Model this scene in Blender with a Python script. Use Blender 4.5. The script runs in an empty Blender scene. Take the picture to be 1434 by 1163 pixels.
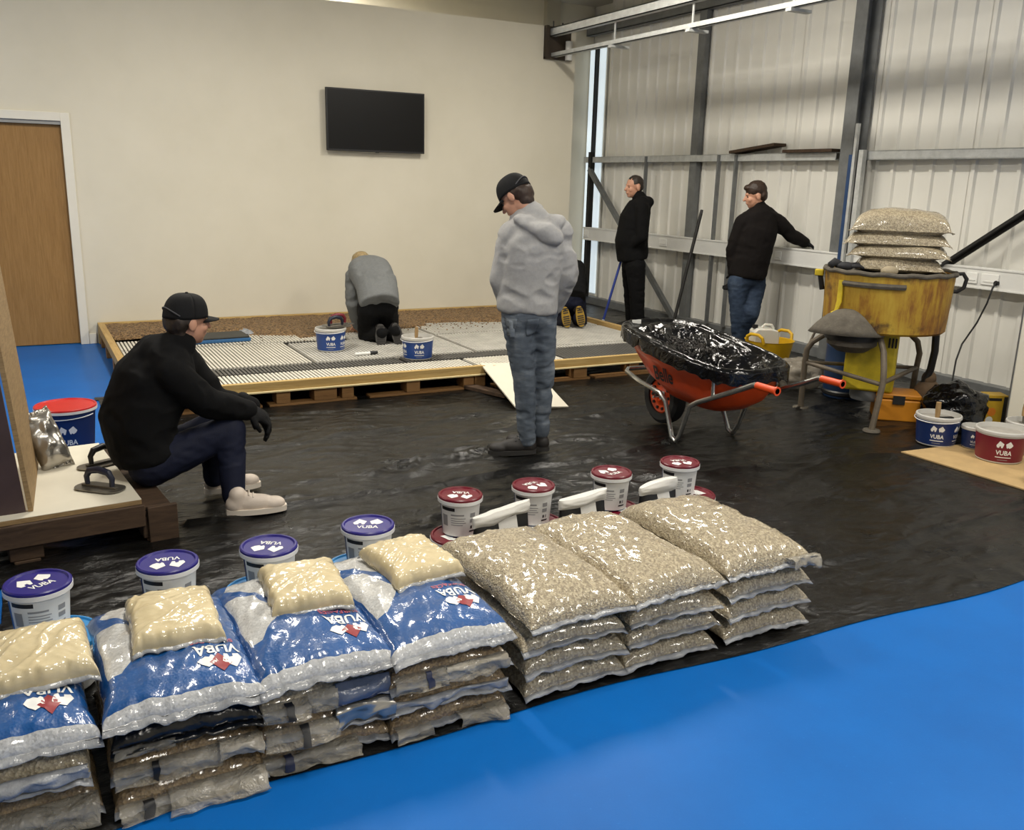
import bpy, bmesh, math, random
import numpy as np
from mathutils import Vector, Matrix, noise

# ------------------------------------------------------------------ camera
scene = bpy.context.scene
C = scene.collection
CAMH = 1.612
FPX = 1270.0
YAW, PIT, ROL = 0.49358334, 0.25196525, 0.02645119
_fw = np.array([math.sin(YAW)*math.cos(PIT), math.cos(YAW)*math.cos(PIT), -math.sin(PIT)])
_r = np.cross(_fw, [0, 0, 1.0]); _r /= np.linalg.norm(_r)
_u = np.cross(_r, _fw)
_r2 = _r*math.cos(ROL)+_u*math.sin(ROL)
_u2 = -_r*math.sin(ROL)+_u*math.cos(ROL)
camd = bpy.data.cameras.new('camera')
camd.sensor_fit = 'HORIZONTAL'; camd.sensor_width = 36.0
camd.lens = FPX/1434.0*36.0
camd.clip_start = 0.05
cam = bpy.data.objects.new('camera', camd); C.objects.link(cam)
mw = Matrix.Identity(4)
for i in range(3):
    mw[i][0] = _r2[i]; mw[i][1] = _u2[i]; mw[i][2] = -_fw[i]
mw[0][3], mw[1][3], mw[2][3] = 0, 0, CAMH
cam.matrix_world = mw
scene.camera = cam

# ------------------------------------------------------------------ world, light, exposure
world = bpy.data.worlds.new('world'); scene.world = world
world.use_nodes = True
world.node_tree.nodes['Background'].inputs[0].default_value = (0.75, 0.85, 1.0, 1)
world.node_tree.nodes['Background'].inputs[1].default_value = 0.6
vs = scene.view_settings
vs.view_transform = 'Standard'; vs.look = 'None'; vs.gamma = 1.0
vs.use_curve_mapping = False
vs.exposure = -0.12
CEIL = 3.88
LAMPS = [(4.4, 6.3), (4.6, 2.2), (4.6, -1.8), (1.2, 6.3), (1.2, 2.2), (1.2, -1.8), (-2.4, 6.3), (3.2, 10.3)]
LAMP_W = [104, 92, 86, 108, 86, 74, 84, 60]
for (lx, ly), pw in zip(LAMPS, LAMP_W):
    ld = bpy.data.lights.new('panel_light', 'AREA')
    ld.shape = 'RECTANGLE'; ld.size = 0.28; ld.size_y = 1.45
    ld.energy = pw; ld.color = (1.0, 0.94, 0.83)
    lo = bpy.data.objects.new('panel_light', ld); C.objects.link(lo)
    lo.location = (lx, ly, CEIL-0.12)

# ------------------------------------------------------------------ pixel helpers (directions only; distances come from what a thing touches)
def ray(px, py):
    return _r2*((px-717)/FPX) - _u2*((py-581.5)/FPX) + _fw
O = np.array([0, 0, CAMH])
def on_z(px, py, z=0.0):
    d = ray(px, py); return Vector(O+d*((z-CAMH)/d[2]))
def on_x(px, py, x):
    d = ray(px, py); return Vector(O+d*(x/d[0]))
def on_y(px, py, y):
    d = ray(px, py); return Vector(O+d*(y/d[1]))
def plane_at(base):
    b = np.array([base[0], base[1], 0.0]); n = b/np.linalg.norm(b); dist = b@n
    def at(px, py, off=0.0):
        d = ray(px, py); return Vector(O+d*((dist+off)/(d@n)))
    return at

# ------------------------------------------------------------------ mesh builder
def R3(rx=0, ry=0, rz=0):
    return Matrix.Rotation(rz, 3, 'Z') @ Matrix.Rotation(ry, 3, 'Y') @ Matrix.Rotation(rx, 3, 'X')
def frame(x, z):
    """3x3 with given x axis and approximate z axis"""
    x = Vector(x).normalized(); z = Vector(z); y = z.cross(x).normalized(); z = x.cross(y)
    return Matrix((x, y, z)).transposed()

class MB:
    def __init__(s):
        s.v = []; s.f = []; s.m = []; s.uv = None
    def add(s, vs, fs, mi=0):
        n = len(s.v); s.v += [tuple(a) for a in vs]
        s.f += [tuple(i+n for i in f) for f in fs]; s.m += [mi]*len(fs)
        return s
    def box(s, c, size, rot=None, mi=0):
        h = [a/2 for a in size]; c = Vector(c)
        vs = []
        for x in (-1, 1):
            for y in (-1, 1):
                for z in (-1, 1):
                    p = Vector((x*h[0], y*h[1], z*h[2]))
                    if rot is not None: p = rot @ p
                    vs.append(c+p)
        return s.add(vs, [(0,1,3,2),(4,6,7,5),(0,4,5,1),(2,3,7,6),(0,2,6,4),(1,5,7,3)], mi)
    def bb(s, x0, x1, y0, y1, z0, z1, mi=0):
        return s.box(((x0+x1)/2, (y0+y1)/2, (z0+z1)/2), (x1-x0, y1-y0, z1-z0), None, mi)
    def bar(s, p0, p1, w, h, up=(0,0,1), mi=0):
        p0 = Vector(p0); p1 = Vector(p1); d = p1-p0
        return s.box((p0+p1)/2, (d.length, w, h), frame(d, up), mi)
    def tube(s, path, r, n=10, mi=0, closed=False, caps=True):
        P = [Vector(p) for p in path]; k = len(P)
        rr = r if isinstance(r, (list, tuple)) else [r]*k
        t0 = (P[1]-P[0]).normalized()
        a = Vector((0, 0, 1)) if abs(t0.z) < .9 else Vector((1, 0, 0))
        nrm = (a-t0*a.dot(t0)).normalized()
        vs = []
        for i in range(k):
            if closed: t = (P[(i+1) % k]-P[i-1]).normalized()
            elif i == 0: t = t0
            elif i == k-1: t = (P[-1]-P[-2]).normalized()
            else: t = ((P[i+1]-P[i]).normalized()+(P[i]-P[i-1]).normalized()).normalized()
            nrm = (nrm-t*nrm.dot(t)).normalized(); b = t.cross(nrm)
            for j in range(n):
                an = 2*math.pi*j/n
                vs.append(P[i]+(nrm*math.cos(an)+b*math.sin(an))*rr[i])
        fs = []
        for i in range(k if closed else k-1):
            i2 = (i+1) % k
            for j in range(n):
                j2 = (j+1) % n
                fs.append((i*n+j, i*n+j2, i2*n+j2, i2*n+j))
        if caps and not closed:
            fs.append(tuple(reversed(range(n)))); fs.append(tuple((k-1)*n+j for j in range(n)))
        return s.add(vs, fs, mi)
    def lathe(s, prof, n=32, c=(0,0,0), rot=None, mi=0, sx=1.0, sy=1.0, caps=True):
        c = Vector(c); vs = []; fs = []
        for (r, z) in prof:
            for j in range(n):
                an = 2*math.pi*j/n
                p = Vector((r*math.cos(an)*sx, r*math.sin(an)*sy, z))
                if rot is not None: p = rot @ p
                vs.append(c+p)
        k = len(prof)
        for i in range(k-1):
            for j in range(n):
                j2 = (j+1) % n
                fs.append((i*n+j, i*n+j2, (i+1)*n+j2, (i+1)*n+j))
        if caps and prof[0][0] > 1e-6: fs.append(tuple(reversed(range(n))))
        if caps and prof[-1][0] > 1e-6: fs.append(tuple((k-1)*n+j for j in range(n)))
        return s.add(vs, fs, mi)
    def prism(s, poly, h0, h1, M=None, mi=0):
        n = len(poly); vs = []
        for h in (h0, h1):
            for (x, y) in poly:
                p = Vector((x, y, h))
                vs.append(M @ p if M is not None else p)
        fs = [tuple(reversed(range(n))), tuple(range(n, 2*n))]
        fs += [(i, (i+1) % n, n+(i+1) % n, n+i) for i in range(n)]
        return s.add(vs, fs, mi)
    def loft(s, rings, n=20, mi=0):
        """rings: (center, right axis, fwd axis, a, b)"""
        vs = []; fs = []
        for (c, rx, fx, a, b) in rings:
            for j in range(n):
                an = 2*math.pi*j/n
                ca, sa = math.cos(an), math.sin(an)
                ca = math.copysign(abs(ca)**.85, ca); sa = math.copysign(abs(sa)**.85, sa)
                vs.append(Vector(c)+Vector(rx)*(a*ca)+Vector(fx)*(b*sa))
        k = len(rings)
        for i in range(k-1):
            for j in range(n):
                j2 = (j+1) % n
                fs.append((i*n+j, i*n+j2, (i+1)*n+j2, (i+1)*n+j))
        fs.append(tuple(reversed(range(n)))); fs.append(tuple((k-1)*n+j for j in range(n)))
        return s.add(vs, fs, mi)
    def ell(s, c, rad, rot=None, mi=0, nu=20, nv=12):
        prof = [(math.sin(math.pi*i/nv), -math.cos(math.pi*i/nv)) for i in range(nv+1)]
        prof[0] = (1e-4, -1); prof[-1] = (1e-4, 1)
        S = Matrix.Diagonal(rad)
        M = (rot @ S) if rot is not None else S
        return s.lathe(prof, nu, c, M, mi)
    def caps(s, pts, rad, n=16):
        """chain of rounded cones, for remeshing"""
        pts = [Vector(p) for p in pts]
        for p, r in zip(pts, rad): s.ell(p, (r, r, r), None, 0, 16, 10)
        for i in range(len(pts)-1):
            if (pts[i+1]-pts[i]).length > 1e-4:
                s.tube([pts[i], pts[i+1]], [rad[i], rad[i+1]], n)
        return s
    def grid(s, nx, ny, fn, mi=0, keep=None):
        vs = [fn(i/nx, j/ny) for j in range(ny+1) for i in range(nx+1)]
        fs = []
        for j in range(ny):
            for i in range(nx):
                if keep is None or keep((i+.5)/nx, (j+.5)/ny):
                    a = j*(nx+1)+i; fs.append((a, a+1, a+nx+2, a+nx+1))
        return s.add(vs, fs, mi)
    def xf(s, M):
        s.v = [tuple(M @ Vector(a)) for a in s.v]; return s
    def mesh(s, name, mats, smooth=0.6):
        me = bpy.data.meshes.new(name)
        me.from_pydata(s.v, [], s.f)
        for m in (mats if isinstance(mats, (list, tuple)) else [mats]): me.materials.append(m)
        if len(me.polygons) == len(s.m): me.polygons.foreach_set('material_index', s.m)
        if s.uv is not None:
            ul = me.uv_layers.new(name='UVMap')
            idx = np.zeros(len(me.loops), dtype=np.int32); me.loops.foreach_get('vertex_index', idx)
            ul.data.foreach_set('uv', np.asarray(s.uv, dtype=np.float32)[idx].ravel())
        me.validate(clean_customdata=False)
        if smooth:
            me.shade_smooth()
            if smooth < 3: me.set_sharp_from_angle(angle=smooth)
        me.update()
        return me
    def obj(s, name, mats, parent=None, smooth=0.6, bev=0, loc=None):
        return link(name, s.mesh(name, mats, smooth), parent, bev, loc)

def link(name, me, parent=None, bev=0, loc=None):
    o = bpy.data.objects.new(name, me); C.objects.link(o)
    if parent is not None: o.parent = parent
    if loc is not None: o.location = loc
    if bev:
        b = o.modifiers.new('bevel', 'BEVEL'); b.width = bev; b.segments = 2; b.limit_method = 'ANGLE'
        b.harden_normals = False
    return o
def tag(o, label, cat, group=None):
    o['label'] = label; o['category'] = cat
    if group: o['group'] = group
    return o
def thing(name, label, cat, loc=(0,0,0), rz=0.0, group=None):
    o = bpy.data.objects.new(name, None); C.objects.link(o)
    o.empty_display_size = 0.1
    o.location = loc; o.rotation_euler = (0, 0, rz)
    return tag(o, label, cat, group)
def struct(o):
    o['kind'] = 'structure'; return o
def copy_tree(o, parent=None):
    c = o.copy(); C.objects.link(c); c.parent = parent
    for ch in list(o.children): copy_tree(ch, c)
    return c

# ------------------------------------------------------------------ materials
def lin(r, g, b):
    f = lambda c: (c/12.92 if c <= .04045 else ((c+.055)/1.055)**2.4)
    return (f(r/255), f(g/255), f(b/255), 1.0)
class NT:
    def __init__(s, name):
        s.m = bpy.data.materials.new(name); s.m.use_nodes = True
        s.t = s.m.node_tree; s.b = s.t.nodes['Principled BSDF']
        s._co = None
    def n(s, typ, **kw):
        nd = s.t.nodes.new(typ)
        for k, v in kw.items(): setattr(nd, k, v)
        return nd
    def l(s, a, b): s.t.links.new(a, b)
    def co(s, which='Object'):
        if s._co is None: s._co = s.n('ShaderNodeTexCoord')
        return s._co.outputs[which]
    def setv(s, sock, v):
        if hasattr(v, 'is_linked') or isinstance(v, bpy.types.NodeSocket): s.l(v, sock)
        else: sock.default_value = v
    def math(s, op, a, b=0.0, clamp=False):
        nd = s.n('ShaderNodeMath', operation=op); nd.use_clamp = clamp
        s.setv(nd.inputs[0], a); s.setv(nd.inputs[1], b); return nd.outputs[0]
    def map(s, scale=(1,1,1), src=None, rot=(0,0,0)):
        nd = s.n('ShaderNodeMapping'); nd.inputs['Scale'].default_value = scale
        nd.inputs['Rotation'].default_value = rot
        s.l(src or s.co(), nd.inputs['Vector']); return nd.outputs[0]
    def noise(s, scale, detail=4, rough=.55, src=None, dist=0.0):
        nd = s.n('ShaderNodeTexNoise'); nd.inputs['Scale'].default_value = scale
        nd.inputs['Detail'].default_value = detail; nd.inputs['Roughness'].default_value = rough
        nd.inputs['Distortion'].default_value = dist
        s.l(src or s.co(), nd.inputs['Vector']); return nd.outputs['Fac']
    def voro(s, scale, src=None, feature='F1', out='Distance', rnd=1.0):
        nd = s.n('ShaderNodeTexVoronoi', feature=feature); nd.inputs['Scale'].default_value = scale
        nd.inputs['Randomness'].default_value = rnd
        s.l(src or s.co(), nd.inputs['Vector']); return nd.outputs[out]
    def ramp(s, fac, stops, interp='LINEAR'):
        nd = s.n('ShaderNodeValToRGB'); cr = nd.color_ramp; cr.interpolation = interp
        while len(cr.elements) > 2: cr.elements.remove(cr.elements[-1])
        cr.elements[0].position = stops[0][0]; cr.elements[0].color = stops[0][1]
        cr.elements[1].position = stops[-1][0]; cr.elements[1].color = stops[-1][1]
        for p, c in stops[1:-1]:
            e = cr.elements.new(p); e.color = c
        s.l(fac, nd.inputs['Fac']); return nd.outputs['Color']
    def mix(s, fac, a, b, blend='MIX'):
        nd = s.n('ShaderNodeMix', data_type='RGBA', blend_type=blend)
        s.setv(nd.inputs[0], fac); s.setv(nd.inputs[6], a); s.setv(nd.inputs[7], b)
        return nd.outputs[2]
    def bump(s, h, strength=.3, dist=.01, nrm=None):
        nd = s.n('ShaderNodeBump'); nd.inputs['Strength'].default_value = strength
        nd.inputs['Distance'].default_value = dist
        s.l(h, nd.inputs['Height'])
        if nrm is not None: s.l(nrm, nd.inputs['Normal'])
        return nd.outputs[0]
    def set(s, **kw):
        names = dict(color='Base Color', rough='Roughness', metal='Metallic', normal='Normal', coat='Coat Weight',
                     coat_rough='Coat Roughness', coat_normal='Coat Normal', spec='Specular IOR Level', trans='Transmission Weight',
                     alpha='Alpha', em='Emission Color', ems='Emission Strength', sheen='Sheen Weight', ior='IOR', sss='Subsurface Weight')
        for k, v in kw.items(): s.setv(s.b.inputs[names[k]], v)
        return s.m
def simple(name, col, rough=.5, metal=0.0, var=0.12, vscale=6, bump=0, bscale=60, bdist=.004, spec=.5, coat=0.0, stretch=(1,1,1)):
    t = NT(name)
    src = t.map(stretch)
    nz = t.noise(vscale, 5, .6, src)
    dark = tuple(c*(1-var) for c in col[:3])+(1,)
    lite = tuple(min(1, c*(1+var)) for c in col[:3])+(1,)
    t.set(color=t.ramp(nz, [(.3, dark), (.7, lite)]), rough=rough, metal=metal, spec=spec, coat=coat)
    if bump: t.set(normal=t.bump(t.noise(bscale, 3, .6, src), bump, bdist))
    return t.m
def mask_poly(t, uv, pts, soft=None):
    """1 inside the convex polygon (counter-clockwise)"""
    acc = None
    for i in range(len(pts)):
        (x0, y0), (x1, y1) = pts[i], pts[(i+1) % len(pts)]
        nx, ny = -(y1-y0), (x1-x0); L = math.hypot(nx, ny); nx /= L; ny /= L
        d = t.n('ShaderNodeVectorMath', operation='DOT_PRODUCT')
        t.l(uv, d.inputs[0]); d.inputs[1].default_value = (nx, ny, 0)
        h = t.math('SUBTRACT', d.outputs['Value'], nx*x0+ny*y0)
        acc = h if acc is None else t.math('MINIMUM', acc, h)
    return t.math('GREATER_THAN', acc, 0.0)

WHITE = simple('white_paint', lin(226, 222, 210), .55, var=.03, vscale=3)
def wall_paint():
    t = NT('magnolia_wall_paint')
    n1 = t.noise(1.3, 4, .6); n2 = t.noise(220, 2, .5)
    t.set(color=t.ramp(n1, [(.3, lin(214, 208, 190)), (.7, lin(222, 216, 199))]), rough=.62, spec=.3,
          normal=t.bump(n2, .10, .002)); return t.m
M_WALL = wall_paint()
M_UPPER = simple('bare_plaster', lin(176, 170, 152), .8, var=.06, vscale=3)
M_CEIL = simple('ceiling_board', lin(196, 190, 174), .8, var=.05, vscale=4)
def floor_mat():
    t = NT('blue_epoxy')
    n1 = t.noise(2.2, 5, .6); n2 = t.noise(160, 2, .6); n3 = t.noise(700, 2, .5)
    sp = t.ramp(t.noise(90, 2, .4), [(.70, (0, 0, 0, 1)), (.76, (1, 1, 1, 1))])
    col = t.ramp(n1, [(.3, lin(0, 92, 170)), (.7, lin(0, 100, 182))])
    col = t.mix(t.math('MULTIPLY', sp, .10), col, lin(70, 150, 230))
    t.set(color=col, rough=t.math('ADD', t.math('MULTIPLY', n2, .14), .38), spec=.25,
          normal=t.bump(t.math('ADD', n2, n3), .12, .002)); return t.m
M_FLOOR = floor_mat()
def sheet_mat():
    t = NT('black_polythene')
    n1 = t.noise(3.5, 6, .65); n2 = t.noise(26, 5, .6, t.map((1, 2.4, 1), rot=(0, 0, .5)), 1.2)
    rg = t.n('ShaderNodeTexNoise'); rg.noise_type = 'RIDGED_MULTIFRACTAL'
    rg.inputs['Scale'].default_value = 5.0; rg.inputs['Detail'].default_value = 5
    t.l(t.map((1, 1.8, 1), rot=(0, 0, .35)), rg.inputs['Vector'])
    dust = t.ramp(t.noise(55, 4, .7), [(.62, (0, 0, 0, 1)), (.8, (1, 1, 1, 1))])
    dust = t.math('MULTIPLY', dust, t.ramp(t.noise(1.6, 3, .6), [(.48, (0, 0, 0, 1)), (.7, (1, 1, 1, 1))]))
    col = t.ramp(n1, [(.3, lin(10, 10, 10)), (.75, lin(24, 23, 21))])
    col = t.mix(t.math('MULTIPLY', dust, .5), col, lin(110, 104, 94))
    rg2 = t.n('ShaderNodeTexNoise'); rg2.noise_type = 'RIDGED_MULTIFRACTAL'
    rg2.inputs['Scale'].default_value = 13.0; rg2.inputs['Detail'].default_value = 3; rg2.inputs['Distortion'].default_value = .6
    t.l(t.map((1, 1.5, 1), rot=(0, 0, -.5)), rg2.inputs['Vector'])
    b1 = t.bump(rg2.outputs['Fac'], .55, .012, t.bump(rg.outputs['Fac'], .9, .03))
    t.set(color=col, rough=t.math('ADD', t.math('MULTIPLY', n1, .20), .20), spec=.32, normal=t.bump(n2, .4, .008, b1)); return t.m
M_SHEET = sheet_mat()
M_CLAD = simple('white_coated_steel', lin(224, 222, 214), .42, 0.0, var=.03, vscale=2, bump=.03, bscale=30)
M_STEEL = simple('galvanised_steel', lin(186, 188, 186), .42, .15, var=.15, vscale=14)
M_DSTEEL = simple('dull_grey_steel', lin(112, 114, 114), .5, .15, var=.15, vscale=10)
M_DARK = simple('dark_steel', lin(38, 37, 36), .55, .3, var=.2, vscale=10)
M_BLUESTEEL = simple('blue_primed_steel', lin(36, 64, 104), .5, .1, var=.2, vscale=8)
def wood(name, c1, c2, scale=(1, 14, 14), rough=.6, knots=True):
    t = NT(name); src = t.map(scale)
    n1 = t.noise(3.0, 6, .65, src, .8); n2 = t.noise(14, 3, .5, src)
    col = t.ramp(n1, [(.28, c1), (.72, c2)])
    col = t.mix(t.math('MULTIPLY', n2, .35), col, tuple(a*.6 for a in c1[:3])+(1,))
    t.set(color=col, rough=rough, spec=.3, normal=t.bump(n2, .15, .002)); return t.m
M_PINE = wood('pine_x', lin(176, 142, 84), lin(214, 186, 126))
M_PINEY = wood('pine_y', lin(168, 134, 80), lin(206, 176, 118), (14, 1, 14))
M_PALLET = wood('pallet_softwood', lin(120, 86, 50), lin(166, 126, 80))
M_OLDWOOD = wood('old_dark_wood', lin(50, 38, 29), lin(92, 72, 55), (1.5, 10, 10), .75)
M_OAK = wood('oak_veneer', lin(142, 106, 60), lin(168, 130, 80), (22, 22, 1.3), .5)
M_PLY = wood('plywood_edge', lin(128, 104, 72), lin(176, 148, 106), (3, 3, 30), .7)
M_PLYSHEET = simple('pale_hardboard', lin(178, 150, 104), .7, var=.10, vscale=9, bump=.05, bscale=200)
M_FILM = simple('dark_film_faced_ply', lin(66, 50, 50), .5, var=.2, vscale=5)
M_MELA = simple('white_melamine', lin(226, 220, 202), .4, var=.04, vscale=5)
M_BLACKPL = simple('black_plastic', lin(22, 22, 23), .45, var=.2, vscale=10)
M_TV = simple('tv_glass', lin(16, 15, 14), .3, var=.1, vscale=2, spec=.25)
M_WPL = simple('white_plastic', lin(222, 222, 218), .4, var=.03, vscale=8)
M_LAMP = NT('lamp_diffuser'); M_LAMP = M_LAMP.set(color=(1, 1, 1, 1), em=(1, .95, .85, 1), ems=6.0)

# ------------------------------------------------------------------ the room
XR, YB = 6.95, 9.482          # cladding plane, partition plane
YF = 10.98                    # far wall behind the partition
def box_obj(name, x0, x1, y0, y1, z0, z1, m, parent=None, bev=0):
    return MB().bb(x0, x1, y0, y1, z0, z1).obj(name, m, parent, 0.6, bev)
struct(box_obj('floor', -4.2, 7.2, -4.2, 11.2, -.1, 0, M_FLOOR))
struct(box_obj('ceiling', -4.2, 7.2, -4.2, 11.2, CEIL, CEIL+.1, M_CEIL))
struct(box_obj('wall_left', -4.2, -4.0, -4.2, 11.2, 0, CEIL, M_WALL))
struct(box_obj('wall_front', -4.0, 7.2, -4.2, -4.0, 0, CEIL, M_WALL))
DX0, DX1, DH = -.52, .405, 2.035
w = MB()
w.bb(-4.0, DX0, YB, YB+.12, 0, 3.31).bb(DX1, 5.80, YB, YB+.12, 0, 3.31).bb(DX0, DX1, YB, YB+.12, DH, 3.31)
struct(w.obj('wall_back', M_WALL))
struct(box_obj('wall_far', -4.0, 7.0, YF, YF+.15, 0, CEIL, M_WALL))
struct(box_obj('trim_1', 6.22, 6.42, YF-.08, YF, 2.6, CEIL, M_UPPER))
# door with lining and leaf
d = struct(MB().bb(DX0, DX1, YB+.045, YB+.09, .008, DH-.004).obj('door_1', M_OAK))
ln = MB().bb(DX1-.001, DX1+.075, YB-.018, YB, 0, DH+.075).bb(DX0-.075, DX0, YB-.018, YB, 0, DH+.075).bb(DX0, DX1, YB-.018, YB, DH, DH+.075)
ln.obj('architrave', WHITE, d, .6, .004)
MB().bb(DX0, DX1, YB, YB+.044, DH-.03, DH-.001).obj('door_lining', simple('lining_grey', lin(150, 150, 148), .5, var=.04), d)
bs = struct(box_obj('baseboard_back', DX1+.076, .545, YB-.014, YB, 0, .1, WHITE, None, .004))

# cladding wall: ribbed liner sheets
wr = struct(box_obj('wall_right', 7.02, 7.17, -4.0, 11.2, 0, CEIL, M_CLAD))
def clad_profile(y0, n, pitch=.2):
    pts = []
    for k in range(n):
        a = y0+k*pitch
        pts += [(0, a), (0, a+.128), (.022, a+.142), (.022, a+.172), (0, a+.186)]
    pts.append((0, y0+n*pitch)); return pts
def clad_panel(y0, n, z0, z1, m):
    pr = clad_profile(0, n); k = len(pr); vs = []
    for z in (z0, z1):
        for (dx, y) in pr: vs.append((XR-dx, y0+y, z))
    fs = [(i, i+1, k+i+1, k+i) for i in range(k-1)]
    b = MB().add(vs, [tuple(reversed(f)) for f in fs])
    b.obj('cladding_panel', m, wr, .3)
y = -3.95
while y < 10.4:
    n = 5 if y+1.0 < 10.6 else 2
    clad_panel(y, n, .09, CEIL, M_CLAD); y += n*.2+.003
# daylight strip window at the far end of the cladding
t = NT('daylit_glass'); M_DAY = t.set(color=(.7, .8, .85, 1), rough=.25, em=(.80, .92, 1.0, 1), ems=t.math('ADD', t.math('MULTIPLY', t.noise(1.5, 3), .3), .55))
wn = struct(box_obj('window_1', XR, XR+.05, 10.55, 10.97, .1, CEIL-.5, M_CLAD))
for a, b in ((10.58, 10.72), (10.80, 10.95)):
    box_obj('pane', XR-.012, XR-.004, a, b, .14, CEIL-.55, M_DAY, wn)
box_obj('mullion', XR-.05, XR, 10.745, 10.78, .1, CEIL-.5, M_DARK, wn)
# steelwork on the cladding (parts of the wall)
def wpart(name, b, m=M_STEEL, bev=0): return b.obj(name, m, wr, .5, bev)
sill = MB().bb(XR-.10, XR, -3.9, 10.95, 0, .10)
wpart('sill_rail', sill, M_DSTEEL, .004)
rl = MB().bb(XR-.13, XR-.022, 6.40, 10.82, 1.885, 1.895).bb(XR-.13, XR-.12, 6.40, 10.82, 1.885, 1.958).bb(XR-.13, XR-.022, 6.40, 10.82, 1.95, 1.958)
wpart('sheeting_rail', rl, M_STEEL)
rl = MB().bb(XR-.13, XR-.022, -3.9, 6.10, 1.885, 1.895).bb(XR-.13, XR-.12, -3.9, 6.10, 1.885, 1.965).bb(XR-.13, XR-.022, -3.9, 6.10, 1.957, 1.965)
wpart('sheeting_rail', rl, M_STEEL)
pu = MB().bb(6.83, 6.92, -3.9, 10.9, 3.49, 3.50).bb(6.83, 6.84, -3.9, 10.9, 3.49, 3.71).bb(6.83, 6.92, -3.9, 10.9, 3.70, 3.71)
wpart('eaves_beam', pu, M_DSTEEL)
# main column, I section
col = MB().bb(XR-.145, XR-.132, 6.20, 6.34, 0, CEIL).bb(XR-.038, XR-.026, 6.14, 6.36, 0, CEIL).bb(XR-.14, XR-.03, 6.255, 6.285, 0, CEIL)
wpart('steel_column', col, M_DSTEEL)
wpart('steel_column', MB().bb(XR-.095, XR-.025, 8.48, 8.49, 0, CEIL).bb(XR-.095, XR-.085, 8.49, 8.59, 0, CEIL).bb(XR-.095, XR-.025, 8.59, 8.60, 0, CEIL), M_DSTEEL)
for yy in (9.39, 8.05, 7.77):
    wpart('stud', MB().bb(XR-.145, XR-.115, yy-.02, yy+.02, .1, 1.95).bb(XR-.16, XR-.145, yy-.02, yy-.012, .1, 1.95), M_DSTEEL)
wpart('end_post', MB().bb(XR-.16, XR-.10, 10.60, 10.66, .1, 2.02), M_DARK)
wpart('door_post', MB().bb(XR-.20, XR-.17, 6.11, 6.14, 0, 2.20).bb(XR-.20, XR-.15, 6.02, 6.07, 0, 1.97), M_STEEL)
wpart('blue_guide', MB().bb(XR-.19, XR-.15, 6.145, 6.19, 0, 1.93), M_BLUESTEEL)
wpart('brace', MB().bar((XR-.16, 10.60, 1.80), (XR-.16, 8.55, .04), .012, .075, (1, 0, 0)).bar((XR-.19, 10.60, 1.80), (XR-.19, 8.55, .04), .06, .012, (1, 0, 0)), M_DSTEEL)
wpart('brace', MB().bar((XR-.14, 5.9, .44), (XR-.14, 3.8, 1.93), .07, .012, (1, 0, 0)).bar((XR-.17, 5.9, .44), (XR-.17, 3.8, 1.93), .012, .06, (1, 0, 0)), M_DARK)
# door track hanging in front of the cladding
tr = thing('overhead_track', 'long galvanised steel door track with two rails fixed to the white partition top', 'track', (5.47, YB, 3.0))
y1, y0 = 0.0, -12.5
MB().bb(-.02, .05, y0, -.02, .20, .21).bb(-.02, -.012, y0, -.02, .20, .29).bb(-.02, .05, y0, -.02, .28, .29).bb(.045, .05, y0, -.02, .20, .23).obj('top_channel', M_STEEL, tr)
MB().bb(0, .05, y0, -.02, -.02, -.012).bb(0, .006, y0, -.02, -.02, .028).bb(.044, .05, y0, -.02, -.02, .028).obj('lower_rail', M_STEEL, tr)
MB().bb(-.09, -.055, -.06, -.002, -.035, .31).bb(-.09, .26, -.05, -.002, -.04, -.02).bb(-.09, .26, -.012, -.002, -.04, .31).obj('end_bracket', simple('brown_steel', lin(62, 52, 42), .6, .2), tr)
MB().lathe([(.04, -.1), (.04, .1)], 16, (.2, -.07, .06)).obj('end_roller', M_WPL, tr)
MB().tube([(0, -.05, .29), (0, -.05, .36)], .008, 8).obj('bolt', M_DARK, tr)
MB().tube([(.12, -.05, .29), (.12, -.05, .35)], .008, 8).obj('bolt', M_DARK, tr)
for px, py in ((861, 61), (970, 41), (1112, 12), (1290, -30)):
    p = on_x(px, py, 5.5)
    MB().bb(-.03, .19, -.03, .03, -.045, -.021).bb(.02, .03, -.01, .01, -.021, .2).obj('hanger', M_STEEL, tr, .6, 0, (0, p.y-YB, 0))
# cable trunking
tk = thing('cable_trunking', 'white dado cable trunking running along the ribbed cladding', 'trunking', (XR, 7.0, .87))
MB().bb(-.165, -.155, -3.4, 3.7, 0, .17).bb(-.155, -.10, -3.4, 3.7, .16, .17).bb(-.155, -.10, -3.4, 3.7, 0, .01).obj('trunking_body', M_WPL, tk, .6, .006)
MB().bb(-.171, -.1655, -3.4, 3.7, .155, .168).bb(-.171, -.1655, -3.4, 3.7, .0, .012).obj('trunking_lip', M_WPL, tk)
sk = simple('socket_white', lin(236, 236, 232), .35, var=.02)
for yy, ln_ in ((4.79, .10), (4.63, .15), (6.98, .09), (7.56, .14), (8.9, .14), (10.62, .12)):
    so = MB().bb(-.176, -.166, -ln_/2, ln_/2, .038, .125).obj('socket_plate', sk, tk, .6, .003, (0, yy-7.0, 0))
    MB().bb(-.180, -.1765, -ln_/3, ln_/3, .06, .07).obj('switch', M_WPL, so)
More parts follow.
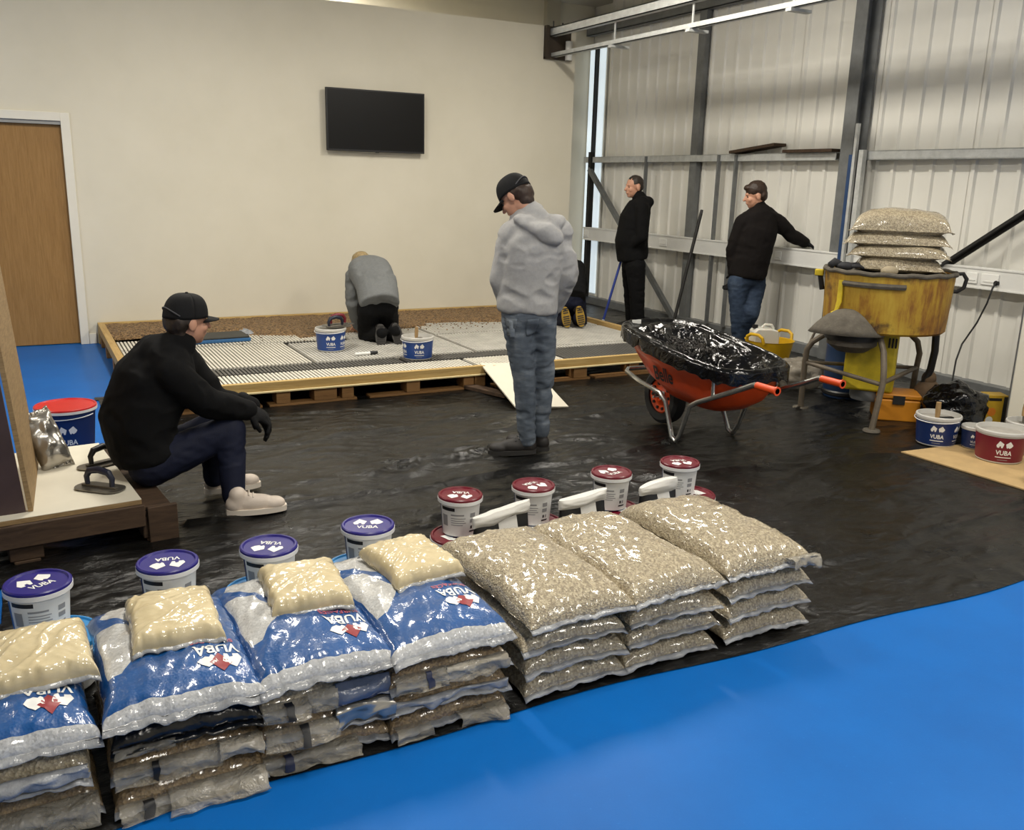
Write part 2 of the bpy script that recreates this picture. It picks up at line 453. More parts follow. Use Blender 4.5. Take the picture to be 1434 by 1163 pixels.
# ceiling lamps (out of view, they light the room)
for i, (lx, ly) in enumerate(LAMPS):
    lt = thing('ceiling_light', ('long white ceiling light ' + ('above the pallet platform near the cladding', 'above the mixer', 'behind the tubs by the cladding', 'above the platform near the door', 'above the bag stacks', 'over the open blue floor', 'above the door side', 'behind the cream partition')[i]), 'light', (lx, ly, CEIL-.105), 0, 'ceiling light panels')
    MB().bb(-.16, .16, -.76, .76, .015, .105).obj('housing', WHITE, lt)
    MB().bb(-.14, .14, -.73, .73, .0, .014).obj('diffuser', M_LAMP, lt)
# television on the partition
tv = thing('television', 'black flat wall-mounted television on the cream partition', 'television', (3.37, YB, 1.875))
MB().bb(-.535, .535, -.085, -.05, 0, .612).obj('casing', M_BLACKPL, tv, .6, .004)
MB().bb(-.52, .52, -.0865, -.0855, .018, .598).obj('screen', M_TV, tv)
MB().bb(-.2, .2, -.05, 0, .15, .45).obj('wall_bracket', M_DARK, tv)
MB().bb(-.02, .02, -.088, -.086, -.008, .004).obj('sensor', M_DARK, tv)
# offcuts lying on the rail
for (pa, pb, tilt, lab) in ((7.83, 7.16, .10, 'dark board offcut tilted up at one end on the steel rail'), (7.04, 6.40, 0.0, 'dark board offcut lying flat on the steel rail')):
    o = thing('board_offcut', lab, 'board', (XR-.085, (pa+pb)/2, 1.958+(.035 if tilt else 0)))
    o.rotation_euler = (-tilt, 0, 0)
    MB().bb(-.11, .06, -(pa-pb)/2, (pa-pb)/2, 0, .03).obj('offcut_body', M_OLDWOOD, o, .6, .003)

# ------------------------------------------------------------------ polythene sheet on the floor
def fold(x, y):
    h = 0
    for (x0, y0, x1, y1, hh, ww) in FOLDS:
        dx, dy = x1-x0, y1-y0; L = math.hypot(dx, dy)
        s_ = ((x-x0)*dx+(y-y0)*dy)/L/L
        if -.05 < s_ < 1.05:
            dd = ((x-x0)*dy-(y-y0)*dx)/L + .02*math.sin(s_*17+x0)+.012*math.sin(s_*41+y0)
            e = max(0, min(1, min(s_, 1-s_)*8+.2))
            h += hh*e*math.exp(-(dd/ww)**2)
    return h
FOLDS = [(-.2, 4.22, 2.9, 4.36, .022, .02), (2.9, 4.36, 6.0, 5.0, .02, .02), (2.7, 2.66, 6.6, 2.78, .018, .016), (.4, 3.75, 3.4, 3.95, .010, .03),
         (2.0, 4.95, 3.4, 4.7, .014, .03), (3.0, 3.95, 5.2, 3.6, .014, .03), (3.4, 3.5, 5.4, 4.1, .012, .025), (.9, 5.3, 3.0, 5.6, .016, .04),
         (1.6, 4.45, 2.6, 4.9, .02, .03), (4.3, 4.0, 5.9, 3.2, .01, .03), (3.9, 5.2, 5.2, 5.5, .012, .03), (4.2, 3.0, 6.0, 3.1, .008, .03),
         (1.0, 3.6, 1.9, 3.9, .012, .025), (2.4, 5.15, 4.4, 5.35, .012, .03), (1.7, 4.78, 2.4, 4.62, .022, .022), (1.5, 4.6, 2.1, 4.72, .02, .02)]
SX0, SX1, SY0, SY1 = -.75, 6.845, 2.17, 10.7
def sheet_pt(u, v):
    x = SX0+(SX1-SX0)*u; y = SY0+(SY1-SY0)*v
    yy = y+.03*math.sin(x*1.3)+.012*math.sin(x*5.1) if v < .1 else y
    e = min(1, max(0, (y-SY0)/.10))
    n_ = noise.noise((x*1.7, y*2.6, 3.1)); n2 = noise.noise((x*5.2+9, y*6.8, 1.7)); n3 = noise.noise((x*13, y*15, 8.2))
    rd_ = 1-abs(noise.noise((x*2.1+y*1.1, y*4.0-x*.9, 5.5)))*2.6
    z = .004+max(0, .011*(n_+.15)+.007*abs(n2)+.003*n3+.012*max(0, rd_)*(.5+n_))*e
    z += fold(x, y)*e
    if y < 2.98 and x < 2.6: z = min(z, .006)
    if (4.7 < x < 6.2 and 2.6 < y < 4.0) or y > 6.26 or (x < .55 and y > 4.0): z = min(z, .007)
    return (x, yy, max(.002, z))
def sheet_keep(u, v):
    x = SX0+(SX1-SX0)*u; y = SY0+(SY1-SY0)*v
    if y > 7.1 and x < 5.46: return False
    if x < -.21+.02*math.sin(y*9) and y < 4.0: return y < 3.12 and x > -.62
    if y >= 4.0 and x < .36+.03*math.sin(y*4): return y < 4.9 and x > -.35
    return True
sh = MB().grid(330, 370, sheet_pt, 0, sheet_keep).obj('polythene_sheet', M_SHEET, None, 3)
tag(sh, 'crumpled black polythene sheet protecting the blue floor', 'plastic sheet')

# ------------------------------------------------------------------ raised demonstration platform
pf = thing('timber_platform', 'low pine framed platform on pallets topped with ribbed grey mats', 'platform', (3.0, 7.9, 0))
PX0, PX1, PY0, PY1, PZ = .56, 5.44, 6.34, 9.46, .15
def pp(name, b, m, bev=.003, sm=.6):
    for i, a in enumerate(b.v): b.v[i] = (a[0]-3.0, a[1]-7.9, a[2])
    return b.obj(name, m, pf, sm, bev)
pp('front_batten', MB().bb(PX0, 3.16, PY0, PY0+.045, .128, .19), M_PINE)
pp('front_batten', MB().bb(3.22, PX1, PY0-.02, PY0+.025, .128, .19), M_PINE)
pp('front_lip', MB().bb(PX0, 3.16, PY0-.012, PY0+.06, .113, .127), simple('pale_lip', lin(226, 208, 158), .5, var=.06))
pp('front_lip', MB().bb(3.22, PX1, PY0-.032, PY0+.04, .113, .127), simple('pale_lip', lin(226, 208, 158), .5, var=.06))
pp('side_batten', MB().bb(PX0, PX0+.06, PY0+.05, PY1, .12, .20), M_PINEY)
pp('side_batten', MB().bb(PX1-.05, PX1, PY0+.05, 8.7, .12, .19), M_PINEY)
pp('back_batten', MB().bb(PX0, PX1, PY1-.03, PY1, .0, .205), M_PINE)
for yy in (6.55, 7.2, 8.0, 8.7, 9.25):
    pp('side_post', MB().bb(PX0+.005, PX0+.05, yy-.05, yy+.05, 0, .12), M_PALLET)
    pp('side_post', MB().bb(PX1-.05, PX1-.005, yy-.05, yy+.05, 0, .12), M_PALLET)
for xx, ww in ((.75, .1), (1.55, .1), (1.86, .17), (2.03, .09), (2.55, .11), (3.02, .09), (3.12, .09), (3.45, .1), (4.05, .13), (4.6, .1), (5.2, .12)):
    yo = PY0+.01 if xx < 3.2 else PY0-.01
    pp('pallet_block', MB().bb(xx-ww/2, xx+ww/2, yo, yo+.14, .024, .112), M_PALLET)
for xa, xb in ((.7, 1.4), (1.45, 2.1), (2.2, 3.16), (3.25, 4.15), (4.2, 5.3)):
    yo = PY0+.01 if xa < 3.2 else PY0-.01
    pp('pallet_runner', MB().bb(xa, xb, yo, yo+.1, .004, .023), M_PALLET)
    pp('pallet_deck', MB().bb(xa, xb, PY0+.09, 9.3, .096, .112), M_OLDWOOD, 0)
# ribbed mats: rows of interlocked matting
def ribmat(x0, x1, y0, y1, mb_, mr_, nm='rib_mat'):
    base = pp(nm, MB().bb(x0, x1, y0, y1, .120, .140), mb_, 0)
    r = MB(); n = int((x1-x0)/.03)
    for k in range(n):
        xx = x0+.015+k*.03
        r.bb(xx-.0085-3.0, xx+.0085-3.0, y0+.006-7.9, y1-.006-7.9, .140, .152)
    ro = r.obj('ribs', mr_, base, .6); ro['kind'] = 'stuff'
M_RW = simple('pale_rib_plastic', lin(216, 211, 198), .5, var=.10, vscale=5)
M_RG = simple('grey_rib_plastic', lin(196, 193, 185), .55, var=.15, vscale=7)
M_RD = simple('dark_rib_plastic', lin(92, 90, 86), .5, var=.15, vscale=5)
M_GAP = simple('dark_mat_base', lin(52, 50, 46), .7, var=.15, vscale=8)
M_MATG = simple('dusty_grey_mat_base', lin(170, 166, 156), .7, var=.12, vscale=8)
ribmat(.64, 3.18, 6.40, 6.84, M_GAP, M_RW); ribmat(3.20, 4.02, 6.40, 6.86, M_MATG, M_RW); ribmat(4.04, 5.38, 6.40, 7.02, M_GAP, M_RD)
ribmat(.64, 2.7, 6.86, 7.10, M_GAP, M_RD); ribmat(2.72, 4.02, 6.88, 7.10, M_GAP, M_RD); ribmat(4.04, 5.38, 7.04, 7.12, M_MATG, M_RG)
ribmat(.64, 2.0, 7.13, 8.12, M_GAP, M_RW); ribmat(2.02, 3.45, 7.13, 8.05, M_MATG, M_RG); ribmat(3.47, 5.38, 7.13, 8.05, M_MATG, M_RG)
ribmat(.64, 2.6, 8.15, 8.60, M_GAP, M_RW); ribmat(2.62, 3.45, 8.08, 8.5, M_MATG, M_RG); ribmat(3.47, 5.38, 8.08, 8.9, M_MATG, M_RG)
# bed of brown stone already laid along the partition
def bed_mat():
    t = NT('brown_resin_gravel')
    col = t.ramp(t.voro(75, out='Color'), [(.1, lin(70, 50, 30)), (.4, lin(118, 90, 56)), (.65, lin(160, 128, 86)), (.95, lin(88, 66, 44))])
    t.set(color=col, rough=.5, normal=t.bump(t.voro(75), 1.0, .014)); return t.m
def bed_pt(u, v):
    x = .60+(5.38-.60)*u
    edge = 8.62+.12*math.sin(x*2.2)+.16*noise.noise((x*2.1, 0, 0))+(-.18 if 2.2 < x < 3.6 else .10*min(1, max(0, 2.2-x)))
    y = edge+(9.43-edge)*v
    z = .146+.045*min(1, v*5)**.6+.010*noise.noise((x*9, y*9, 2))+.008*noise.noise((x*40, y*40, 5))
    if v <= .001: z = .142
    return (x-3.0, y-7.9, z)
bd = MB().grid(420, 70, bed_pt).obj('laid_gravel', bed_mat(), pf, 3); bd['kind'] = 'stuff'
rnd = random.Random(5)
lg = MB()
for k in range(420):
    x = rnd.uniform(1.0, 5.2); y = 8.62-abs(rnd.gauss(0, .22))+.1
    lg.ell((x-3.0, y-7.9, .153), (rnd.uniform(.004, .010),)*3, None, 0, 5, 3)
lo = lg.obj('stray_stones', bed_mat(), pf); lo['kind'] = 'stuff'

# ------------------------------------------------------------------ flat print: lettering and logo as thin shapes wrapped on surfaces
def text2d(body, bold=True):
    cu = bpy.data.curves.new('lettering', 'FONT'); cu.body = body; cu.size = 1.0
    cu.align_x = 'CENTER'; cu.resolution_u = 3; cu.offset = .02 if bold else 0
    o = bpy.data.objects.new('lettering', cu); C.objects.link(o)
    dg = bpy.context.evaluated_depsgraph_get()
    me = bpy.data.meshes.new_from_object(o.evaluated_get(dg))
    vs = [v.co.copy() for v in me.vertices]; fs = [tuple(p.vertices) for p in me.polygons]
    bpy.data.objects.remove(o); bpy.data.curves.remove(cu); bpy.data.meshes.remove(me)
    xs = [v.x for v in vs]; ys = [v.y for v in vs]
    s = 1.0/(max(xs)-min(xs)); cx = (max(xs)+min(xs))/2; y0 = min(ys)
    return [((v.x-cx)*s, (v.y-y0)*s) for v in vs], fs     # width 1, baseline 0
TXT = {k: text2d(k) for k in ('VUBA', 'SURFACES', 'Belle')}
LOGO_L = [(-.48, .14), (-.30, .46), (-.05, .27), (-.12, .0), (-.20, .0), (-.22, .12), (-.30, .10), (-.31, .0), (-.43, .0)]
LOGO_R = [(.05, .27), (.28, .46), (.48, .20), (.40, .07), (.28, .0), (.20, .06), (.15, -.01), (.10, .05)]
LOGO_D = [(0, .30), (.15, .10), (0, -.10), (-.15, .10)]
def polys(*ps):
    vs = []; fs = []
    for p in ps:
        n = len(vs); vs += list(p); fs.append(tuple(range(n, n+len(p))))
    return vs, fs
def decal(name, shape, sx, sy, ox, oy, fn, mat, parent, step=.012, rot180=False):
    """shape (verts2d, faces) scaled and moved in 2-D, cut into strips, then mapped by fn(x, y) -> 3-D"""
    bm = bmesh.new(); sg = -1 if rot180 else 1
    bv = [bm.verts.new((sg*x*sx+ox, sg*y*sy+oy, 0)) for x, y in shape[0]]
    for f in shape[1]:
        try: bm.faces.new([bv[i] for i in f])
        except ValueError: pass
    bmesh.ops.triangulate(bm, faces=bm.faces[:])
    xs = [v.co.x for v in bm.verts]; ys = [v.co.y for v in bm.verts]
    for ax, lo, hi in ((0, min(xs), max(xs)), (1, min(ys), max(ys))):
        a = lo+step
        while a < hi:
            no = (1, 0, 0) if ax == 0 else (0, 1, 0); co = (a, 0, 0) if ax == 0 else (0, a, 0)
            bmesh.ops.bisect_plane(bm, geom=bm.verts[:]+bm.edges[:]+bm.faces[:], plane_co=co, plane_no=no, dist=1e-6); a += step
    for v in bm.verts: v.co = fn(v.co.x, v.co.y)
    me = bpy.data.meshes.new(name); bm.to_mesh(me); bm.free()
    me.materials.append(mat); me.shade_smooth()
    return link(name, me, parent)
M_PRINTW = simple('white_print', lin(232, 232, 228), .45, var=.03)
M_PRINTR = simple('red_print', lin(140, 36, 42), .45, var=.08)
M_PRINTP = simple('pink_red_print', lin(176, 92, 108), .45, var=.08)
M_PRINTK = simple('black_print', lin(26, 26, 28), .5, var=.1)
M_PRINTG = simple('grey_print', lin(150, 150, 150), .5, var=.1)

# ------------------------------------------------------------------ bags
def film(t, strength=.5, scale=14, stretch=(1, 1, 1), ridges=7):
    """crinkled clear film as a coat layer"""
    src = t.map(stretch)
    nd = t.n('ShaderNodeTexNoise'); nd.noise_type = 'RIDGED_MULTIFRACTAL'
    nd.inputs['Scale'].default_value = ridges; nd.inputs['Detail'].default_value = 4
    t.l(src, nd.inputs['Vector'])
    b = t.bump(nd.outputs['Fac'], strength, .030)
    t.set(coat=1.0, coat_rough=.10, coat_normal=t.bump(t.noise(scale, 4, .6, src, 1.0), strength*.7, .02, b))
def stone_mat(name, cols, scale=85, filmy=True, strength=.45):
    t = NT(name)
    col = t.ramp(t.voro(scale, out='Color'), [(i/(len(cols)-1), c) for i, c in enumerate(cols)])
    d = t.voro(scale)
    col = t.mix(t.math('MULTIPLY', d, .35, True), col, lin(84, 76, 64))
    t.set(color=col, rough=.55, normal=t.bump(d, .7, .004))
    if filmy: film(t, strength*.55, 9, (1, 1, 1), 4)
    return t.m
M_GRAVEL = stone_mat('beige_gravel_in_film', [lin(152, 138, 112), lin(184, 170, 140), lin(204, 190, 160), lin(166, 152, 124), lin(142, 128, 104), lin(194, 180, 150)], 150)
M_GRAVEL2 = stone_mat('brown_gravel_in_film', [lin(96, 78, 54), lin(140, 116, 80), lin(158, 134, 96), lin(112, 92, 64), lin(130, 108, 76)], 150)
def seam_mat():
    t = NT('clear_film_seam'); n_ = t.noise(22, 4, .6)
    t.set(color=t.ramp(n_, [(.3, lin(128, 130, 134)), (.7, lin(170, 172, 174))]), rough=.22, spec=.6, normal=t.bump(t.noise(30, 4, .6, t.map((1, .4, 1))), .5, .01)); return t.m
M_SEAM = seam_mat()
def flap_mat():
    t = NT('cloudy_film_flap'); n_ = t.noise(9, 5, .6)
    t.set(color=t.ramp(n_, [(.3, lin(150, 142, 126)), (.7, lin(190, 184, 170))]), rough=.2, spec=.6, alpha=t.ramp(t.noise(7, 4, .6), [(.35, (.18, .18, .18, 1)), (.65, (.62, .62, .62, 1))]), normal=t.bump(t.noise(16, 4, .6, None, 1.2), .9, .02)); return t.m
M_FLAP = flap_mat()
def blue_bag_mat():
    t = NT('blue_printed_bag'); uv = t.co('UV')
    cols = [lin(150, 150, 148), lin(196, 196, 194), lin(176, 176, 174), lin(206, 206, 204), lin(160, 160, 158)]
    stone = t.ramp(t.voro(170, out='Color'), [(i/4, c) for i, c in enumerate(cols)])
    blue = t.ramp(t.noise(5, 4), [(.3, lin(0, 68, 128)), (.7, lin(0, 80, 148))])
    sep = t.n('ShaderNodeSeparateXYZ'); t.l(uv, sep.inputs[0])
    front = t.math('LESS_THAN', t.math('ADD', sep.outputs[1], t.math('MULTIPLY', t.noise(4, 2), .012)), .04)
    jag = t.n('ShaderNodeVectorMath', operation='ADD'); t.l(uv, jag.inputs[0])
    low = mask_poly(t, uv, [(.05, .27), (.14, .27), (.37, .46), (.23, .70), (.03, .745)])
    up = mask_poly(t, uv, [(.07, .86), (.45, .575), (.80, 1.02), (.21, 1.02)])
    wmask = t.math('MAXIMUM', t.math('MAXIMUM', front, low), up)
    top = t.math('GREATER_THAN', t.n('ShaderNodeNewGeometry').outputs['Position'], -10)  # constant 1
    t.set(color=t.mix(wmask, blue, stone), rough=.42, normal=t.bump(t.voro(120), .25, .003))
    film(t, .35, 10, (1, 1, 1), 5)
    return t.m
M_BLUEBAG = blue_bag_mat()

def bag(name, label, cat, loc, rz, W, L, T, mats, seed, group=None, nx=34, ny=46, lip=.022, droop=.3, wr=1.0, crk=.0035, cf=1.0, tilt=(0, 0), sides=True, full=.42, ripple=.006):
    """pillow bag: length along local y, front (seam) at -y; returns thing and top surface function"""
    rn = random.Random(seed); sx, sy = rn.uniform(0, 50), rn.uniform(0, 50)
    base = thing(name, label, cat, loc, rz, group)
    base.rotation_euler = (tilt[0], tilt[1], rz)
    th1 = rn.uniform(.5, 1.2); th2 = rn.uniform(-.9, -.2); ca1, sa1, ca2, sa2 = math.cos(th1), math.sin(th1), math.cos(th2), math.sin(th2)
    def prof(u, v):
        au, av = abs(u), abs(v)
        if au >= 1 or av >= 1: return 0.0
        return ((1-au**3.0)*(1-av**3.6))**full
    def outline(u, v):
        x = u*W/2*(1-.035*(1-min(1, abs(v))**2)*1.0)+.008*noise.noise((sx, v*2.5, u))
        y = v*L/2*(1-.03*(1-min(1, abs(u))**2))+.008*noise.noise((u*2.5, sy, v))
        return x, y
    seam = T*.36
    def top(u, v):
        e = prof(u, v); x, y = outline(u, v)
        n_ = noise.noise((x*5+sx, y*5+sy, .5)); n2 = noise.noise((x*16+sx, y*16, sy))
        n3 = noise.noise((x*34+sx*2, y*14, sy)) if wr else 0
        edge = math.exp(-((1-max(abs(u), abs(v)))/.16)**2)
        pl = ripple*edge*1.6*(noise.noise((u*9+sx, v*2, sy))*(abs(v) > abs(u))+noise.noise((v*10+sy, u*2, sx))*(abs(u) >= abs(v)))
        z = seam+(T-seam)*e*(1+.16*n_)+wr*e*(.007*n2+.0035*n3)+pl*.8
        if crk:
            c1 = 1-abs(noise.noise((((x*ca1+y*sa1)*4)*cf+sx, ((y*ca1-x*sa1)*15)*cf, sy)))*4; c2 = 1-abs(noise.noise((((x*ca2+y*sa2)*7)*cf+sy, ((y*ca2-x*sa2)*24)*cf, sx)))*4
            z += crk*e*(max(0, c1)+.6*max(0, c2))
        z -= droop*T*max(0, (max(abs(u), abs(v))-.86)/.14)**2*.5
        return Vector((x, y, max(z, .004)))
    def bot(u, v):
        e = prof(u, v); x, y = outline(u, v)
        z = seam*(1-min(1, e*1.25)) - droop*T*max(0, (max(abs(u), abs(v))-.86)/.14)**2*.5*(1-min(1, e*1.25))
        return Vector((x, y, max(z, 0.0)))
    # denser near the rim
    us = [math.sin(math.pi/2*(2*i/nx-1)) for i in range(nx+1)]; vs_ = [math.sin(math.pi/2*(2*j/ny-1)) for j in range(ny+1)]
    mb = MB(); V = []; UV = []
    for j in vs_:
        for i in us: V.append(top(i, j)); UV.append(((i+1)/2, (j+1)/2))
    for j in vs_:
        for i in us: V.append(bot(i, j)); UV.append(((i+1)/2, .02))
    K = (nx+1)*(ny+1); F = []
    for j in range(ny):
        for i in range(nx):
            a = j*(nx+1)+i
            F.append((a, a+1, a+nx+2, a+nx+1)); F.append((K+a, K+a+nx+1, K+a+nx+2, K+a+1))
    ring = [i for i in range(nx+1)]+[j*(nx+1)+nx for j in range(1, ny+1)]+[ny*(nx+1)+i for i in range(nx-1, -1, -1)]+[j*(nx+1) for j in range(ny-1, 0, -1)]
    for k in range(len(ring)):
        a, b = ring[k], ring[(k+1) % len(ring)]
        F.append((a, K+a, K+b, b))
    mb.add(V, F); mb.uv = UV
    mb.obj('bag_body', mats[0], base, 3)
    # welded end seams
    for sgn in (-1, 1):
        s_ = MB(); A = []; n = 40
        for k in range(n+1):
            u = -1+2*k/n
            p = top(max(-.999, min(.999, u)), sgn*.999); x, y = outline(u, sgn)
            wv = .012*noise.noise((u*4, sx, sy))+.004*noise.noise((u*13, sy, sx))
            z0 = max(.003, min(p.z, seam)-.002)
            A.append((x, y-sgn*.012, z0)); A.append((x*1.01, y+sgn*lip*.5, max(.003, z0-.006+wv*.6))); A.append((x*1.015, y+sgn*lip, max(.002, z0-.012+wv)))
        f = []
        for k in range(n):
            for q in range(2): a = k*3+q; f.append((a, a+3, a+4, a+1))
        s_.add(A, f)
        so = s_.obj('end_seam', mats[1], base, 3)
        m_ = so.modifiers.new('thick', 'SOLIDIFY'); m_.thickness = .0015
    def top_xy(x, y):
        return top(max(-.98, min(.98, x/(W/2*.98))), max(-.98, min(.98, y/(L/2*.98))))+Vector((0, 0, .0022))
    return base, top_xy
def flap(base, W, y, z, drop, seed, x0=-1, x1=1, tape=None, mat=None, out=.05):
    """loose film hanging from the front of a bag"""
    rn = random.Random(seed); a0 = rn.uniform(0, 30)
    def fn(u, v):
        x = (x0+(x1-x0)*u)*W/2; w_ = noise.noise((x*9+a0, v*2, a0)); w2 = noise.noise((x*22, v*5, a0))
        dr = drop*(1+.45*noise.noise((x*6, a0, 1)))
        return (x+.014*w2*v, y-out*math.sin(v*1.5)+.03*w_*v+.012*w2*v, max(.005, z+.015*math.sin(v*math.pi)-dr*v**1.3+.012*w2*v))
    fo = MB().grid(44, 12, fn).obj('film_flap', mat or M_FLAP, base, 3)
    m_ = fo.modifiers.new('thick', 'SOLIDIFY'); m_.thickness = .0012
    if tape:
        for (tx, tw, tm) in tape:
            def fn2(u, v):
                p = Vector(fn((tx+tw*(u-.5)-x0)/(x1-x0), .15+.7*v)); return p+Vector((0, -.004, .003))
            MB().grid(4, 8, fn2).obj('tape_patch', tm, base, 3)

STX = [-.165, .265, .64, 1.015, 1.465, 1.87, 2.315]     # stack centres
SY_ = 2.585
M_NAVYTAPE = simple('navy_tape', lin(34, 40, 66), .5, var=.1)
rg = random.Random(11)
LAYER = .078
# gravel stacks without print
GN = ['gravel stack next to the blue bags', 'middle gravel stack', 'gravel stack farthest from the blue bags']
LV = ['bottom', 'second', 'third', 'top']
for si, k in enumerate((4, 5, 6)):
    nl = 4
    for q in range(nl):
        topmost = q == nl-1
        dx = rg.uniform(-.012, .012); dy = rg.uniform(-.012, .012)
        T = .108 if topmost else .088
        z = q*LAYER+.004
        lab = f'clear beige gravel bag, {LV[q]} of the {GN[si]}'
        rzb = rg.uniform(-.02, .02)
        if topmost: rzb = (.03, .06, -.02)[si]
        b, tp = bag('gravel_bag', lab, 'bag', (STX[k]+dx, SY_+dy+(0 if k < 6 else .02), z+.003), rzb, .395 if not topmost else .405, .70, T, (M_GRAVEL, M_SEAM), 100+si*10+q, 'clear gravel bags in three stacks', full=.5 if topmost else .36, ripple=.007 if topmost else .004, lip=.016, nx=60 if topmost else 34, ny=76 if topmost else 46, crk=.008 if topmost else .003)
        if topmost and si == 2:
            flap(b, .40, -.335, .045, .025, 77, .35, 1.06, None, M_FLAP, .05)
# blue printed stacks
BN = ['stack nearest the plywood', 'stack with the black bag', 'stack with the silvery bag', 'stack beside the plain gravel stacks']
UND = [['brown', 'clear'], ['brown', 'brown', 'black'], ['brown', 'foil', 'clear'], ['brown', 'brown', 'brown']]
M_BLKBAG = simple('black_bag_film', lin(16, 16, 18), .22, var=.2, vscale=10, bump=.6, bscale=14, bdist=.012)
def foil():
    t = NT('crinkled_foil')
    nd = t.n('ShaderNodeTexNoise'); nd.noise_type = 'RIDGED_MULTIFRACTAL'; nd.inputs['Scale'].default_value = 14
    t.l(t.co(), nd.inputs['Vector'])
    t.set(color=lin(170, 166, 158), metal=.75, rough=.25, normal=t.bump(nd.outputs['Fac'], 1.0, .035)); return t.m
M_FOIL = foil()
M_BLUEFILM = simple('bluish_film', lin(84, 94, 116), .25, var=.15, vscale=12, bump=.5, bscale=20, bdist=.01)
FLAPS = {(0, 0): [(.55, .07, -1, 1.0, None, None, .06)], (0, 1): [(.5, .025, -1, 1, None, M_SEAM, .03)],
         (1, 0): [(.45, .06, -.35, 1.0, None, None, .07), (.35, .035, -1.0, -.30, [(-.62, .14, M_PRINTK)], None, .05)], (1, 1): [(.50, .055, -1, .45, [(-.45, .10, M_PRINTK)], None, .05), (.6, .03, .40, 1.02, None, None, .06)],
         (1, 2): [(.15, .015, -1.0, -.2, None, M_FLAP, .03)],
         (2, 0): [(.40, .045, -1.0, .5, [(-.62, .13, M_NAVYTAPE)], None, .06)], (2, 1): [(.5, .062, -1.0, .10, [(-.42, .13, M_PRINTK)], None, .05), (.85, .060, .08, 1.0, None, M_FOIL, .035)],
         (2, 2): [(.45, .055, -1.0, -.30, [(-.6, .12, M_PRINTK)], None, .05), (.6, .045, -.32, .15, None, None, .04), (.65, .05, .12, 1.0, None, M_BLUEFILM, .03)],
         (3, 0): [(.40, .05, -1.0, -.40, None, None, .05), (.35, .04, .1, .95, None, None, .06)], (3, 1): [(.35, .018, -1, 1, None, M_SEAM, .02)], (3, 2): [(.55, .065, -1.0, -.10, [(-.42, .10, M_NAVYTAPE)], None, .045), (.5, .035, -.12, 1.0, None, None, .045)]}
for si in range(4):
    z = .004
    for q, kind in enumerate(UND[si]):
        T = .088 if len(UND[si]) == 3 else .12
        lvl = ('bottom', 'second', 'third')[q]
        m = {'brown': M_GRAVEL2, 'clear': M_GRAVEL, 'black': M_BLKBAG, 'foil': M_GRAVEL2}[kind]
        nm = {'brown': 'clear bag of brown stone', 'clear': 'clear bag of beige stone', 'black': 'black plastic bag of stone', 'foil': 'brown stone bag with crinkled silvery end'}[kind]
        b, tp = bag('aggregate_bag', f'{nm}, {lvl} layer of the {BN[si]}', 'bag', (STX[si]+rg.uniform(-.012, .012), SY_+rg.uniform(-.02, .01)-(.045, .045, .02, 0)[si], z), rg.uniform(-.03, .03), .39, (.60, .61, .65, .69)[si], T, (m, M_BLKBAG if kind == 'black' else M_SEAM), 200+si*10+q, 'aggregate bags under the blue bags', full=.36)
        fy = -(.29, .295, .315, .335)[si]
        for (zk, dr, xa, xb, tp_, mm, ou) in FLAPS.get((si, q), ()):
            flap(b, .37, fy, T*zk, dr, 300+si*10+q+int(xa*9), xa, xb, tp_, mm, ou)
        z += LAYER if len(UND[si]) == 3 else .105
    zt = z
    b, tp = bag('printed_stone_bag', f'blue and white printed stone bag topping the {BN[si]}', 'bag', (STX[si], SY_-.01-(.045, .045, .02, 0)[si], zt), (.06, .0, .02, .05)[si], .405, (.60, .61, .65, .70)[si], .092, (M_BLUEBAG, M_SEAM), 400+si, 'blue printed bags topping their stacks', full=.42, wr=.9, nx=56, ny=70, crk=.005)
    fl = lambda x, y, tp=tp: tp(x, y)
    cx = .105
    decal('logo', polys(LOGO_L, LOGO_R), .125, .125, cx, -.165, fl, M_PRINTW, b, .01, True)
    decal('logo_diamond', polys(LOGO_D), .20, .20, cx, -.182, fl, M_PRINTR, b, .01, True)
    decal('lettering', TXT['VUBA'], .125, .15, cx, -.115, fl, M_PRINTW, b, .01, True)
    decal('lettering', TXT['SURFACES'], .12, .12, cx-.005, -.082, fl, M_PRINTP, b, .01, True)
    # sand pouch on top
    pz = zt+.085
    pc = [(-.06, 2.55, .05), (.285, 2.58, -.03), (.685, 2.63, -.08), (1.065, 2.68, .12)][si]
    t_ = NT('sand_in_film') if si == 0 else None
    if si == 0:
        t_.set(color=t_.ramp(t_.noise(9, 5), [(.3, lin(196, 178, 136)), (.7, lin(214, 198, 158))]), rough=.6, normal=t_.bump(t_.noise(12, 4, .6), .2, .01))
        film(t_, .45, 9, (1, 1, 1), 5); M_SAND = t_.m
    bag('sand_pouch', f'small clear pouch of pale sand topping the {BN[si]}', 'pouch', (pc[0], pc[1], pz+.002), pc[2], .245, .29, .072, (M_SAND, M_SEAM), 500+si, 'sand pouches on the blue bags', nx=64, ny=68, lip=.010, full=.25, ripple=.005, crk=.0045, cf=1.7, wr=.7, tilt=(.03, 0))

